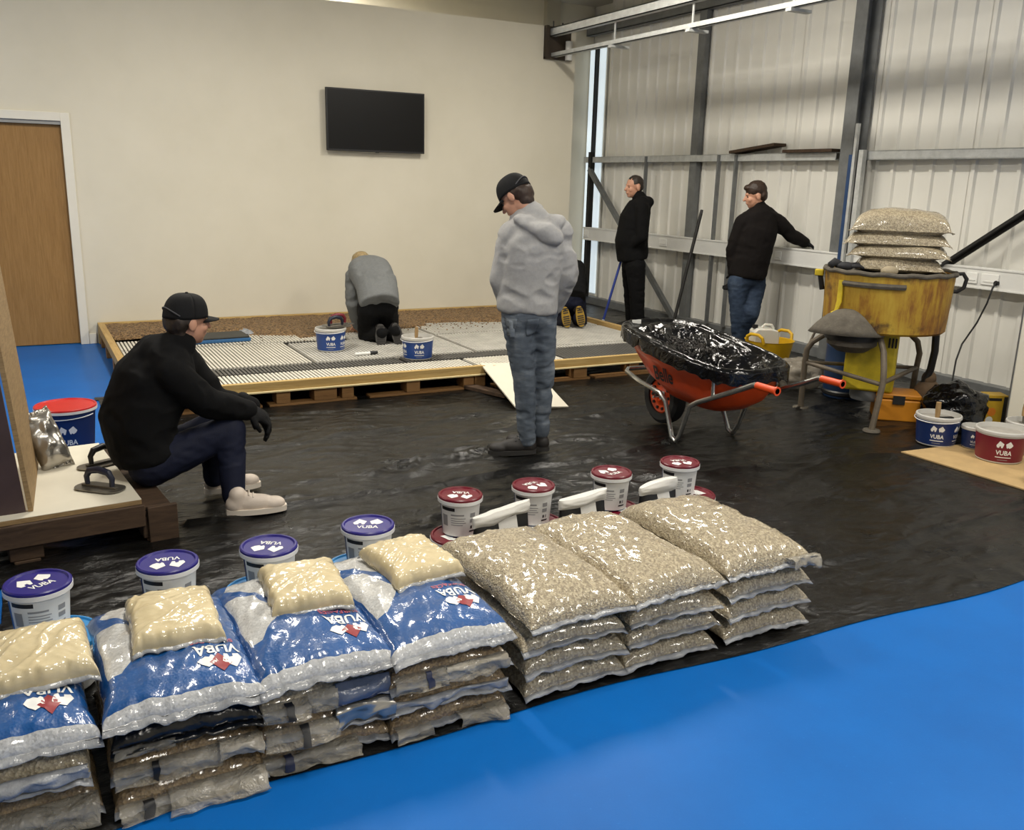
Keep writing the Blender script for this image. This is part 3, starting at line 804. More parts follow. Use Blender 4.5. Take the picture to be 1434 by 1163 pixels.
# ------------------------------------------------------------------ tubs
def pl(name, col, rough=.35, **k): return simple(name, col, rough, var=.05, vscale=8, **k)
M_NAVY = pl('navy_plastic', lin(20, 26, 78)); M_NAVYB = pl('dark_blue_label', lin(24, 46, 98)); M_BLUEB = pl('mid_blue_label', lin(32, 66, 132))
M_MAROON = pl('maroon_plastic', lin(104, 8, 30)); M_REDLID = pl('red_lid', lin(190, 34, 34)); M_MARLAB = pl('maroon_label', lin(112, 22, 40))
M_INDIGO = pl('indigo_lid', lin(38, 30, 118)); M_SKY = pl('sky_blue_lid', lin(54, 142, 206)); M_TUBW = pl('tub_white', lin(226, 226, 224))
M_TUBGREY = pl('dusty_white_tub', lin(196, 194, 188)); M_RESIN = simple('grey_dried_resin', lin(158, 154, 146), .6, var=.15, vscale=20)
def cyl_fn(r0, r1, h0, h1, ang=0.0, off=.0012):
    """(arc length, height) -> point on a tapered tub wall, centre of the print at angle ang"""
    def fn(x, y):
        k = (y-.006)/(h1-.028); r = r0+(r1-r0)*k+off; a = ang+x/((r0+r1)/2)
        return Vector((r*math.cos(a), r*math.sin(a), y))
    return fn
def patch(name, fn, x0, x1, y0, y1, mat, parent, n=14):
    return MB().grid(n, 2, lambda u, v: fn(x0+(x1-x0)*u, y0+(y1-y0)*v)).obj(name, mat, parent, 3)
def tub(name, label, loc, r0, r1, h, body_m, lid_m, ang=0.0, group=None, lidded=True, label_m=None, handle=True, logo=True, lidlogo=True, fineprint=False, content=None, rim_m=None, lid_ang=0.0, logos=(0.0,)):
    """r0 bottom, r1 top radius; ang: direction the print faces"""
    t = thing(name, label, 'tub', loc, 0, group)
    b = MB(); w_ = .003
    b.lathe([(1e-4, 0), (r0-.006, 0), (r0, .006), (r1, h-.022), (r1+.006, h-.021), (r1+.006, h-.006), (r1+.002, h), (r1-w_, h), (r0-w_, .01), (1e-4, .008)], 40)
    b.obj('tub_body', body_m, t, .5)
    fn = cyl_fn(r0, r1, 0, h, ang)
    if label_m is not None:
        patch('wrap_label', cyl_fn(r0, r1, 0, h, ang, .0006), -math.pi*(r0+r1)/2, math.pi*(r0+r1)/2, h*.06, h*.84, label_m, t, 48)
    if logo:
        for la in logos:
            f2 = cyl_fn(r0, r1, 0, h, ang+la)
            s = r1*.62
            decal('logo', polys(LOGO_L, LOGO_R), s*1.05, s*1.05, 0, h*.52, f2, M_PRINTW, t, .012)
            decal('lettering', TXT['VUBA'], s*1.0, s*1.15, 0, h*.29, f2, M_PRINTW, t, .012)
            patch('fine_print', f2, -s*.5, s*.5, h*.205, h*.23, M_PRINTW, t, 8)
            patch('fine_print', f2, -s*.34, s*.30, h*.125, h*.14, M_PRINTG, t, 8)
    if fineprint:
        sd = cyl_fn(r0, r1, 0, h, ang)
        patch('print_panel', cyl_fn(r0, r1, 0, h, ang, .0005), -1.25*r1, 1.35*r1, h*.04, h*.865, M_PRINTW, t, 24)
        patch('print_block', sd, -r1*1.12, -r1*.35, h*.72, h*.81, M_PRINTK, t, 8)
        for (xa, xb, ya, yb, mm) in ((-.55, .10, .60, .64, M_PRINTG), (-.55, .18, .52, .54, M_PRINTG), (-.55, .12, .46, .48, M_PRINTG), (-.55, .2, .40, .42, M_PRINTG), (-.55, .05, .34, .36, M_PRINTG),
                                     (.42, .72, .55, .66, M_PRINTG), (.42, .72, .40, .50, M_PRINTG), (.46, .56, .24, .32, M_PRINTK), (.62, .72, .24, .32, M_PRINTG), (.40, .80, .15, .19, M_PRINTK), (-1.08, -.75, .3, .6, M_PRINTG)):
            patch('print_line', sd, xa*r1, xb*r1, h*ya, h*yb, mm, t, 6)
    if lidded:
        l = MB(); R = r1+.010
        l.lathe([(R-.004, h-.012), (R, h-.010), (R, h+.004), (R-.004, h+.008), (R-.010, h+.008), (R-.014, h+.002), (1e-4, h+.002)], 40)
        lo = l.obj('lid', lid_m, t, .5)
        if rim_m:
            MB().lathe([(R-.003, h-.020), (R+.0015, h-.019), (R+.0015, h-.004), (R-.003, h-.004)], 40).obj('rim_ring', rim_m, t, .5)
        if lidlogo:
            ca, sa = math.cos(lid_ang), math.sin(lid_ang); s = r1*1.2
            def flat(x, y): return Vector((x*ca-y*sa, x*sa+y*ca, h+.0032))
            decal('lid_logo', polys(LOGO_L, LOGO_R), s*1.1, s*1.1, 0, r1*.02, flat, M_PRINTW, lo, .2)
            decal('lid_lettering', TXT['VUBA'], s*.75, s*.9, 0, -r1*.42, flat, M_PRINTW, lo, .2)
    elif content is not None:
        MB().lathe([(r1-.004, h-.03), (1e-4, h-.034)], 32).obj('contents', content, t, .5)
    if handle:
        pth = []
        for k in range(17):
            a = math.pi*k/16
            pth.append(((r1+.010)*math.cos(a), -(r1+.008)*math.sin(a), h*.87-.012*math.sin(a)))
        ho = MB().tube(pth, .003, 6).obj('wire_handle', rim_m or M_TUBW, t)
        ho.rotation_euler = (0, 0, ang+math.pi/2-.6)
    return t
def face(p): return math.atan2(-p[1], -p[0])
# blue pairs behind the printed bags
BT = [(-.06, 3.04), (.33, 3.04), (.67, 3.04), (1.055, 3.09)]
for i, (x, y) in enumerate(BT):
    w_ = ('nearest the plywood sheets', 'second from the plywood sheets', 'third from the plywood sheets', 'next to the maroon-lidded tubs')[i]
    dx, dy = ((.035, -.06), (.01, 0), (-.03, 0), (-.03, .0))[i]
    a = face((x, y))
    tub('resin_tub', f'wide white tub with sky-blue lid {w_}', (x+dx, y+dy, .008), .108, .122, .165, M_TUBW, M_SKY, a, 'wide sky-blue lidded tubs', True, None, True, False, False)
    tub('hardener_tub', f'smaller white tub with indigo lid {w_}', (x, y, .008+.1685), .080, .090, .160, M_NAVYB, M_INDIGO, a+.15, 'indigo lidded tubs stacked on wider tubs', True, None, False, False, True, True, rim_m=M_TUBW, lid_ang=(.5, 3.0, 2.6, -.4)[i])
RT = [(1.53, 3.285), (1.875, 3.27), (2.295, 3.285), (2.69, 3.285)]
for i, (x, y) in enumerate(RT):
    w_ = ('next to the indigo-lidded tubs', 'second from the indigo-lidded tubs', 'third from the indigo-lidded tubs', 'at the wheelbarrow end of the row')[i]
    dx, dy = ((-.01, -.03), (.0, -.02), (.0, -.01), (.06, -.01))[i]
    a = face((x, y))
    tub('resin_tub', f'wide navy tub with maroon lid {w_}', (x+dx, y+dy, .008), .104, .118, .150, M_NAVYB, M_MAROON, a, 'wide maroon lidded tubs', True, None, True, True, True, rim_m=M_TUBW, lid_ang=.8+i)
    tub('hardener_tub', f'smaller white tub with maroon lid {w_}', (x, y, .008+.1535), .074, .084, .165, M_NAVYB, M_MAROON, a+.1, 'maroon lidded tubs stacked on wider tubs', True, None, False, False, True, True, rim_m=M_TUBW, lid_ang=(2.6, 3.4, .2, 2.9)[i])
# folded sachets standing between the maroon tubs
M_SACHW = simple('sachet_white', lin(214, 212, 206), .4, var=.06, bump=.3, bscale=30)
M_SACHB = simple('sachet_black', lin(24, 24, 26), .35, var=.15, bump=.3, bscale=20)
for i, (x, y, rz, wd, ti) in enumerate(((1.63, 3.10, .10, .27, .24), (2.03, 3.11, .10, .25, .12), (2.44, 3.12, .15, .23, .05))):
    w_ = ('leaning near the tubs beside the indigo lids', 'leaning beside the second maroon tub', 'standing at the wheelbarrow end')[i]
    t = thing('filler_sachet', f'black sachet with white folded top {w_}', 'sachet', (x, y, .012), rz, 'black and white sachets among the tubs')
    H_ = .335
    def sf(u, v, s=1):
        a = 2*math.pi*u; th = .036*(1-v**3)+.012
        cx = wd/2*math.copysign(abs(math.cos(a))**.6, math.cos(a)); cy = th*math.copysign(abs(math.sin(a))**.8, math.sin(a))
        return (cx*(1-.03*v), cy*s+.03*v*0+.004*noise.noise((u*6+i, v*4, i)), v*H_*.78*(1+.0*cx)+ti*cx*v*.6)
    bo = MB().grid(40, 14, sf).add([], []).obj('sachet_body', M_SACHB, t, 3)
    def tf(u, v):
        a = 2*math.pi*u; th = .016+.010*math.sin(v*math.pi)
        cx = wd/2*1.02*math.copysign(abs(math.cos(a))**.6, math.cos(a)); cy = th*math.copysign(abs(math.sin(a))**.8, math.sin(a))
        return (cx, cy-.002+.005*noise.noise((u*9+i, v*5, 3)), H_*.765+v*.045+ti*cx*.6+.014*noise.noise((cx*12, i*3.3, v)))
    tb = MB().grid(40, 8, tf); n0 = 8*41
    tb.add([tf(k/40, 1) for k in range(40)], [tuple(range(40))])
    tb.obj('folded_top', M_SACHW, t, 3)
    sf2 = lambda u, v: Vector(sf(.75+(u-.5)*.06+.02, v*.99, 1.06))
    MB().grid(6, 10, sf2).obj('white_strip', M_SACHW, t, 3)
# tubs on the platform
tp_ = on_z(466, 492, .152); tub('resin_tub', 'blue tub with trowels across its open top on the platform mats', (tp_.x, tp_.y+.05, .153), .115, .128, .20, M_TUBGREY, M_TUBW, face(tp_), 'blue tubs on the platform', False, M_BLUEB, True, content=M_RESIN, logos=(0.0, 1.05))
TA = (tp_.x, tp_.y+.05, .153+.20)
tp_ = on_z(588, 503, .152); tub('resin_tub', 'blue tub holding an upright brush handle on the platform mats', (tp_.x, tp_.y+.05, .153), .118, .132, .19, M_TUBGREY, M_TUBW, face(tp_)+.12, 'blue tubs on the platform', False, M_BLUEB, True, content=M_RESIN, logos=(0.0, -1.25))
TBk = (tp_.x, tp_.y+.05, .153)
# red lidded bucket behind the seat pallet
tub('resin_bucket', 'large navy bucket with red lid behind the white seat board', (.13, 5.72, .0), .135, .158, .285, M_NAVYB, M_REDLID, face((.155, 5.8))+.0, None, True, None, True, True, False, rim_m=M_TUBW, logos=(.0,))
# tubs by the mixer
M_BROWNBD = M_PLYSHEET
pb = MB().prism([(4.80, 3.70), (4.83, 2.88), (5.9, 2.7), (6.0, 3.0), (5.42, 3.62), (5.28, 3.66)], 0, .009).obj('hardboard_sheet', M_BROWNBD, None, .6, .001)
tag(pb, 'pale brown board sheet lying under the maroon tub', 'board')
pb.location = (0, 0, .008)
tub('resin_tub', 'dark blue tub with a wooden handled tool inside, beside the mixer', (5.20, 3.76, .012), .118, .135, .20, M_TUBGREY, M_TUBW, face((5.2, 3.76))+.05, 'open tubs near the mixer', False, M_NAVYB, True, content=M_RESIN, logos=(0.0, 1.2))
tub('hardener_tub', 'small navy tub between the dark blue and maroon tubs', (5.33, 3.58, .018), .070, .078, .145, M_TUBGREY, M_TUBW, face((5.33, 3.5))+.1, 'open tubs near the mixer', False, M_NAVYB, False, content=M_RESIN)
tub('resin_tub', 'maroon labelled tub standing on the brown board', (5.24, 3.34, .018), .130, .146, .20, M_TUBGREY, M_TUBW, face((5.24, 3.34))+.25, 'open tubs near the mixer', False, M_MARLAB, False, content=M_RESIN, logos=(-.05,))
tub('resin_tub', 'grey tub holding a wooden trowel by the white upright board', (5.56, 3.38, .018), .11, .125, .20, M_TUBGREY, M_TUBW, face((5.5, 3.4)), 'open tubs near the mixer', False, M_TUBGREY, False, False, content=M_RESIN)

# ------------------------------------------------------------------ hand tools
M_GREYMETAL = simple('worn_steel_blade', lin(120, 116, 108), .35, .7, var=.2, vscale=20)
M_CEMENT = simple('cement_crust', lin(92, 86, 76), .85, var=.25, vscale=18, bump=.6, bscale=40, bdist=.006)
M_HANDLEW = wood('tool_handle_wood', lin(150, 120, 80), lin(186, 156, 112), (12, 12, 2))
def float_trowel(name, label, loc, rz, handle_m, L=.27, Wd=.10, group=None, tilt=0):
    t = thing(name, label, 'trowel', loc, rz, group); t.rotation_euler = (0, tilt, rz)
    poly = []
    for k in range(9):
        a = -math.pi/2+math.pi*k/8; poly.append((L/2-.05+.05*math.cos(a), Wd/2*math.sin(a)))
    for k in range(9):
        a = math.pi/2+math.pi*k/8; poly.append((-L/2+.05+.05*math.cos(a), Wd/2*math.sin(a)))
    MB().prism(poly, 0, .004).obj('blade', M_GREYMETAL, t, .6)
    MB().bb(-.09, .09, -.012, .012, .004, .014).obj('mount', M_GREYMETAL, t, .6, .002)
    pth = [(-.065, 0, .014), (-.068, 0, .05), (-.05, 0, .078), (0, 0, .088), (.05, 0, .078), (.068, 0, .05), (.065, 0, .014)]
    MB().tube(pth, [.011, .013, .016, .017, .016, .013, .011], 12).obj('handle', handle_m, t)
    return t
M_NAVYH = simple('navy_grip', lin(26, 30, 48), .4, var=.1); M_REDH = simple('red_grip', lin(110, 24, 40), .4, var=.1)
p = on_z(140, 650, .205); float_trowel('finishing_trowel', 'oval steel trowel with black grip on the white board, next to the seated man', (p.x+.02, p.y, .206), .45, M_BLACKPL, group='trowels on the white seat board')
p = on_z(140, 683, .205); float_trowel('finishing_trowel', 'pointed steel trowel with navy grip near the open edge of the white board', (p.x, p.y-.01, .206), -.75, M_NAVYH, .24, .12, group='trowels on the white seat board')
float_trowel('finishing_trowel', 'trowel with navy grip laid across the open blue tub', (TA[0]+.04, TA[1]-.02, TA[2]+.002), .25, M_NAVYH, .30, .10, 'trowels on the platform tub')
float_trowel('finishing_trowel', 'trowel with dark red grip laid across the open blue tub', (TA[0]+.09, TA[1]+.075, TA[2]+.007), .15, M_REDH, .30, .10, 'trowels on the platform tub')
# brush standing in the second tub
t = thing('scraper', 'short wooden tool handle standing up in the platform tub', 'tool', (TBk[0]+.0, TBk[1]+.03, TBk[2]+.157))
MB().tube([(0, 0, 0), (0, 0, .03), (.003, 0, .07), (.004, 0, .10)], [.012, .015, .016, .012], 12).obj('grip', M_HANDLEW, t)
MB().bb(-.006, .05, -.02, .02, .0, .012).obj('ferrule', M_GREYMETAL, t)
t = thing('scraper', 'wooden tool handle with dark blade standing in the dark blue tub by the mixer', 'tool', (5.165, 3.745, .18))
MB().tube([(0, 0, 0), (0, 0, .03), (-.003, 0, .07), (-.004, 0, .115)], [.012, .016, .017, .015], 12).obj('grip', M_HANDLEW, t)
MB().bar((0, 0, .01), (.10, -.04, .012), .03, .008).obj('blade', M_DARK, t)
t = thing('trowel', 'pointing trowel with wooden handle leaning in the grey tub', 'trowel', (5.58, 3.42, .19))
MB().tube([(-.02, 0, .05), (-.01, 0, .10), (0, 0, .17)], [.012, .018, .016], 12).obj('grip', M_HANDLEW, t)
MB().tube([(-.02, 0, .05), (-.015, 0, .01), (.02, 0, .0)], .006, 8).obj('tang', M_GREYMETAL, t)
MB().prism([(0, -.04), (.13, 0), (0, .04)], 0, .004, Matrix.Translation((.01, 0, -.003))).obj('blade', M_GREYMETAL, t)
# marker on the mats
p = on_z(515, 497, .154); t = thing('marker_pen', 'white barrelled marker pen with black cap lying on the mats', 'pen', (p.x, p.y, .167), .1)
MB().tube([(-.12, 0, 0), (.02, 0, 0)], .014, 12).obj('barrel', M_WPL, t); MB().tube([(.02, 0, 0), (.06, 0, 0), (.09, 0, 0)], [.016, .018, .012], 12).obj('cap', M_BLACKPL, t)
# kneeling pad and blue tray
p = on_z(300, 478, .154); t = thing('kneeling_board', 'dark kneeling board with blue edge lying on the mats', 'kneeling board', (p.x, p.y+.05, .153), .04)
MB().bb(-.32, .30, -.16, .16, .0, .03).obj('blue_base', simple('blue_foam', lin(40, 92, 140), .6, var=.1), t, .6, .006)
MB().bb(-.31, .29, -.15, .15, .031, .05).obj('dark_top', simple('dark_pad', lin(58, 58, 54), .7, var=.15), t, .6, .006)
p = on_z(328, 470, .154); t = MB().grid(8, 8, lambda u, v: (p.x+.05+.14*u+.02*math.sin(v*9), p.y+.12*v, .156+.045*math.sin(u*3.1)*math.sin(v*3)+.01*math.sin(u*17+v*9))).obj('plastic_scrap', M_SEAM, None, 3)
tag(t, 'small crumpled piece of clear plastic beside the kneeling board', 'plastic scrap')
t.modifiers.new('s', 'SOLIDIFY').thickness = .0015
# white ramp board between platform and floor
A_, B_ = on_z(672, 511, .185), on_z(722, 573, .012); C_ = on_z(796, 572, .012)
D_ = A_+(C_-B_)
t = MB()
nrm = (B_-A_).cross(C_-B_).normalized(); nrm = nrm if nrm.z > 0 else -nrm
q = [A_, B_, C_, D_]; t.add([v+nrm*.015 for v in q]+[v+nrm*.003 for v in q], [(0,1,2,3),(7,6,5,4),(0,4,5,1),(1,5,6,2),(2,6,7,3),(3,7,4,0)])
tag(t.obj('ramp_board', M_MELA, None, .6, .001), 'white melamine board sloping from the platform edge to the sheet', 'board')
p = on_z(695, 560); t = MB().bb(-.05, .05, -.32, .12, 0, .03).obj('timber_offcut', M_OLDWOOD, None, .6, .003, (p.x-.01, p.y+.28, .012)); t.rotation_euler = (0, 0, .35)
tag(t, 'grey timber offcut lying under the white ramp board', 'timber')

# ------------------------------------------------------------------ seat: pallet, white board, plywood sheets, foil bag
pa = thing('wooden_pallet', 'old dark wooden pallet carrying the white seat board', 'pallet', (.49, 4.12, 0), .10)
def pq(name, b, m=M_OLDWOOD): return b.obj(name, m, pa, .6, .004)
for xx in (-1.15, -.6, -.07):
    for yy in (.07, .55, 1.05): pq('block', MB().bb(xx-.065, xx+.065, yy-.07, yy+.07, .02, .125))
    pq('runner', MB().bb(xx-.05, xx+.05, 0, 1.12, 0, .019))
for yy in (.05, .55, 1.05): pq('stringer', MB().bb(-1.2, 0, yy-.05, yy+.05, .126, .148))
pq('fascia', MB().bb(-1.2, -.125, -.022, -.001, .085, .185))
for k in range(8): pq('deck_board', MB().bb(-1.2+k*.152, -1.2+k*.152+.125, 0, 1.12, .149, .170))
pq('corner_post', MB().bb(-.115, .012, -.024, -.001, .0, .17))
sb = thing('seat_board', 'white melamine board laid on the old pallet as a seat', 'board', (.36, 4.13, .176), .10)
MB().bb(-1.05, 0, 0, 1.02, 0, .0215).obj('board_core', M_PLY, sb, .6, .001)
MB().bb(-1.05, 0, 0, 1.02, .0218, .0235).obj('white_face', M_MELA, sb, .6)
for k in range(2):
    t = thing('plywood_sheet', ('dark faced plywood sheet standing across the pallet corner', 'pale plywood sheet standing edge-on beside the white seat board')[k], 'plywood', ((-.095, 4.165, .201), (-.078, 4.15, .201))[k], (.06, .06)[k])
    t.rotation_euler = (0, -.072, (.06, .0)[k])
    if k == 0:
        MB().bb(-.9, 0, -.012, .012, 0, 1.22).obj('core', M_PLY, t); MB().bb(-.9, -.001, -.0135, -.0122, 0.001, 1.219).obj('face_film', M_FILM, t)
    else:
        t.rotation_euler = (0, -.072, -.048); MB().bb(-.009, .009, 0, .74, 0, 1.22).obj('core', M_PLY, t); MB().bb(.0092, .0105, 0.001, .739, .001, 1.219).obj('face_veneer', M_PLY, t)
fb, _ = bag('foil_bag', 'crinkled silver foil bag slumped behind the plywood sheets', 'bag', (.02, 4.62, .245), .15, .15, .28, .10, (M_FOIL, M_FOIL), 610, None, 24, 28, .02, .2, 2.0, full=.4)
fb.rotation_euler = (1.15, -.25, .25)
fb.location = (.005, 4.84, .315)

# ------------------------------------------------------------------ wheelbarrow
wb = thing('wheelbarrow', 'orange wheelbarrow with chrome tube frame and black liner on the sheet', 'wheelbarrow', (3.82, 4.38, .012), math.pi/2)
M_ORANGE = simple('orange_plastic', lin(214, 74, 24), .38, var=.08, vscale=5); M_CHROME = simple('zinc_tube', lin(190, 190, 186), .22, .9, var=.08, vscale=12)
M_RUBBER = simple('tyre_rubber', lin(30, 30, 30), .75, var=.15, vscale=20)
def loop(cx, cz, hx, hy, dzx, n=36, e=.55, fl=0.0):
    P = []
    for k in range(n):
        a = 2*math.pi*k/n; c, s = math.cos(a), math.sin(a)
        x = hx*math.copysign(abs(c)**e, c); y = hy*math.copysign(abs(s)**e, s)
        y *= 1+fl*(x/hx)
        P.append(Vector((cx+x, y, cz+dzx*x)))
    return P
def shell(loops, inner=None):
    b = MB(); n = len(loops[0]); vs = [p for L in loops for p in L]; fs = []
    for i in range(len(loops)-1):
        for j in range(n):
            j2 = (j+1) % n; fs.append((i*n+j, i*n+j2, (i+1)*n+j2, (i+1)*n+j))
    fs.append(tuple(reversed(range(n)))); return b.add(vs, fs)
TL = [loop(.06, .27, .26, .17, .04), loop(.10, .36, .40, .24, .09), loop(.135, .47, .50, .275, .11), loop(.16, .585, .565, .31, .12)]
tray = shell(TL).obj('tray', M_ORANGE, wb, 3); tray.modifiers.new('s', 'SOLIDIFY').thickness = -.004
rim = MB().tube(loop(.16, .590, .572, .317, .12), .014, 8, 0, True).obj('tray_rim', M_BLACKPL, wb)
for s in (-1, 1):
    fr = [(-.80, s*.25, .525), (-.62, s*.25, .525), (-.50, s*.25, .47), (-.14, s*.245, .315), (-.06, s*.24, .27), (.02, s*.235, .06), (.055, s*.235, .014), (.10, s*.235, .03),
          (.20, s*.225, .24), (.27, s*.22, .285), (.52, s*.20, .305), (.74, s*.16, .33), (.78, s*.12, .34), (.78, 0, .34)]
    MB().tube(fr, .016, 10).obj('frame_tube', M_CHROME, wb)
    MB().tube([(-.79, s*.25, .525), (-.64, s*.25, .525)], .0215, 12).tube([(-.80, s*.25, .525), (-.79, s*.25, .525)], .026, 12).obj('handle_grip', M_ORANGE, wb)
    MB().tube([(-.28, s*.25, .38), (-.28, s*.255, .50)], .012, 8).obj('stay', M_CHROME, wb)
    MB().bar((.42, s*.19, .30), (.50, s*.06, .20), .03, .008).obj('axle_bracket', M_CHROME, wb)
wx, wz, wrd = .50, .195, .195
MB().lathe([(.12, -.05), (.165, -.052), (.188, -.036), (.195, 0), (.188, .036), (.165, .052), (.12, .05), (.12, -.05)], 40, (wx, 0, wz), R3(math.pi/2), caps=False).obj('tyre', M_RUBBER, wb)
wh = MB().lathe([(.125, -.03), (.11, -.04), (.07, -.028), (.03, -.05), (.03, .05), (.07, .028), (.11, .04), (.125, .03)], 32, (wx, 0, wz), R3(math.pi/2)).obj('wheel_rim', M_ORANGE, wb)
for k in range(10):
    a = 2*math.pi*k/10
    MB().tube([(wx+.088*math.cos(a), .032, wz+.088*math.sin(a)), (wx+.088*math.cos(a), .042, wz+.088*math.sin(a))], .011, 8).obj('rim_hole', M_DARK, wh)
MB().bb(wx-.05, wx+.0, .042, .046, wz-.02, wz+.04).obj('wheel_label', M_WPL, wh)
MB().tube([(wx, -.1, wz), (wx, .1, wz)], .010, 10).obj('axle', M_CHROME, wb)
# liner: black polythene tucked in the tray and folded over its rim
def liner_pt(u, v):
    a = 2*math.pi*u; c, s = math.cos(a), math.sin(a); e = .55
    cx_, sy_ = math.copysign(abs(c)**e, c), math.copysign(abs(s)**e, s)
    def lp(cx, cz, hx, hy, dz, k=1.0):
        return Vector((cx+hx*cx_*k, hy*sy_*k, cz+dz*hx*cx_))
    if v < .32:      # skirt outside
        t_ = v/.32; n_ = noise.noise((c*3, s*3, 2)); nf = noise.noise((c*9, s*9, 7))
        sk = .075*(1-t_)*(1+.5*n_+.5*nf)
        return lp(.16, .612, .60+.012*nf*(1-t_), .345+.014*nf*(1-t_), .12)+Vector((0, 0, -sk))
    if v < .45:
        t_ = (v-.32)/.13; p0 = lp(.16, .612, .60, .345, .12); p1 = lp(.16, .61, .54, .285, .12)
        return p0.lerp(p1, t_)+Vector((0, 0, .018*math.sin(t_*math.pi)+.006*noise.noise((c*7, s*7, v*9))))
    t_ = (v-.45)/.55
    p0 = lp(.16, .61, .54, .285, .12); d_ = 1-t_
    p = Vector((.14+(p0.x-.14)*d_, p0.y*d_, p0.z*d_+(.52+.12*(.14+(p0.x-.14)*d_ -.16))*(1-d_)))
    p.z -= .11*math.sin(min(1, t_*1.6)*math.pi*.5)
    w_ = noise.noise((p.x*9, p.y*12, 1.0)); w2 = noise.noise((p.x*24, p.y*26, 4.0))
    fwd = max(0, min(1, (p.x+.05)/.3))
    w3 = 1-abs(noise.noise((p.x*6+p.y*4, p.y*8, 9.0)))*2.5
    p.z += (.030*w_+.014*abs(w2)+.045*max(0, w3))*min(1, t_*4)+fwd*.075*min(1, t_*3)
    return p
t_ = NT('liner_polythene'); t_.set(color=lin(9, 9, 10), rough=.14, spec=.45, normal=t_.bump(t_.noise(7, 4, .6, None, 1.0), .45, .03)); M_LINER = t_.m
ls = MB().grid(150, 70, liner_pt).obj('liner', M_LINER, wb, 3)
rs = MB(); rq = random.Random(9)
for k in range(700):
    x = rq.uniform(.12, .62); y = rq.gauss(0, .10)
    if abs(y) > .22: continue
    r_ = rq.uniform(.004, .009); rs.ell((x, y, .575+.12*(x-.16)+rq.uniform(-.025, .008)-.3*y*y), (r_, r_, r_), None, 0, 6, 4)
ro = rs.obj('dark_aggregate', simple('dark_stone', lin(44, 40, 36), .4, var=.4, vscale=60), wb); ro['kind'] = 'stuff'
MB().bb(.69, .70, .10, .17, .66, .70).obj('white_tag', M_WPL, wb)
# name on the tray flank (the flank facing +y local is the left side as seen from behind)
def flank(x, y):
    # x forward along tray, y height 0..; on camera side (local y positive)
    z = .375+y; k = (z-.36)/(.585-.36)
    L0, L1 = TL[1], TL[3]
    best = None
    xx = .19+x
    def yat(L):
        n = len(L); c = [(p.x, p.y) for p in L if p.y > 0]; c.sort()
        for (xa, ya), (xb, yb) in zip(c, c[1:]):
            if xa <= xx <= xb: return ya+(yb-ya)*(xx-xa)/max(1e-6, xb-xa)
        return c[-1][1] if xx > c[-1][0] else c[0][1]
    yy = yat(TL[1])*(1-k)+yat(TL[3])*k if k > .49 else yat(TL[1])+(yat(TL[2])-yat(TL[1]))*k/.49
    kk = max(yat(TL[1])+(yat(TL[2])-yat(TL[1]))*min(1, k/.489), 0)
    return Vector((xx, max(yy, kk)+.010, z))
vs_, fs_ = TXT['Belle']
decal('lettering', ([(-x, y) for x, y in vs_], fs_), .19, .25, .0, .0, flank, M_PRINTK, wb, .012)

# ------------------------------------------------------------------ forced action mixer
n_ = Vector((.771, .636, 0)); r_ = Vector((.636, -.771, 0))
mx = thing('concrete_mixer', 'rusty yellow pan mixer on bent tube legs against the cladding', 'mixer', (5.45, 4.5, .008), math.atan2(r_.y, r_.x))
def drum_mat():
    t = NT('rusty_yellow_paint')
    st = t.math('ADD', t.math('MULTIPLY', t.noise(3.2, 5, .7, t.map((1, 1, .6))), .6), t.math('MULTIPLY', t.noise(9, 4, .7, t.map((3, 3, .3))), .4)); n2 = t.noise(3, 5, .65); fine = t.noise(40, 4, .6, t.map((1, 1, .25)))
    col = t.ramp(st, [(.33, lin(84, 54, 22)), (.43, lin(136, 92, 28)), (.52, lin(168, 132, 38)), (.7, lin(190, 164, 60))])
    col = t.mix(t.ramp(n2, [(.56, (0, 0, 0, 1)), (.68, (1, 1, 1, 1))]), col, lin(66, 44, 24))
    t.set(color=col, rough=.6, normal=t.bump(fine, .3, .004)); return t.m
M_DRUM = drum_mat()
M_YEL = simple('worn_yellow_paint', lin(196, 172, 34), .5, var=.22, vscale=9)
M_TUBEG = simple('grubby_tube', lin(104, 94, 80), .6, .2, var=.25, vscale=14, bump=.2, bscale=40)
def q_(name, b, m, sm=.6, bev=0): return b.obj(name, m, mx, sm, bev)
q_('drum', MB().lathe([(.05, .665), (.40, .645), (.415, .66), (.435, 1.05), (.43, 1.06), (.415, 1.05), (.40, .68), (.05, .69)], 56), M_DRUM, .5)
q_('drum_rim', MB().tube([(.437*math.cos(2*math.pi*k/56), .437*math.sin(2*math.pi*k/56), 1.058+.004*math.sin(k*1.7)) for k in range(56)], .016, 8, 0, True), M_CEMENT)
def crust(u, v):
    a = 2*math.pi*u; r = .42*v
    return (r*math.cos(a), r*math.sin(a), 1.045+.014*noise.noise((r*math.cos(a)*12, r*math.sin(a)*12, 1)))
q_('guard_cover', MB().grid(48, 10, crust), M_CEMENT, 3)
def arcbar(a0, a1, r, z, h, m, name, th=.016):
    q_(name, MB().grid(12, 1, lambda u, v: ((r+th)*math.cos(a0+(a1-a0)*u), (r+th)*math.sin(a0+(a1-a0)*u), z+h*v)).tube([((r+th*.4)*math.cos(a0+(a1-a0)*k/12), (r+th*.4)*math.sin(a0+(a1-a0)*k/12), z+h/2) for k in range(13)], h*.5, 8), m, .6)
arcbar(-2.35, -1.30, .428, .965, .035, M_CEMENT, 'bumper_bar')
q_('strap', MB().tube([(-.30, -.325, 1.0), (-.30, -.33, .85), (-.315, -.34, .78), (-.345, -.36, .77)], [.018, .018, .014, .010], 8), M_YEL)
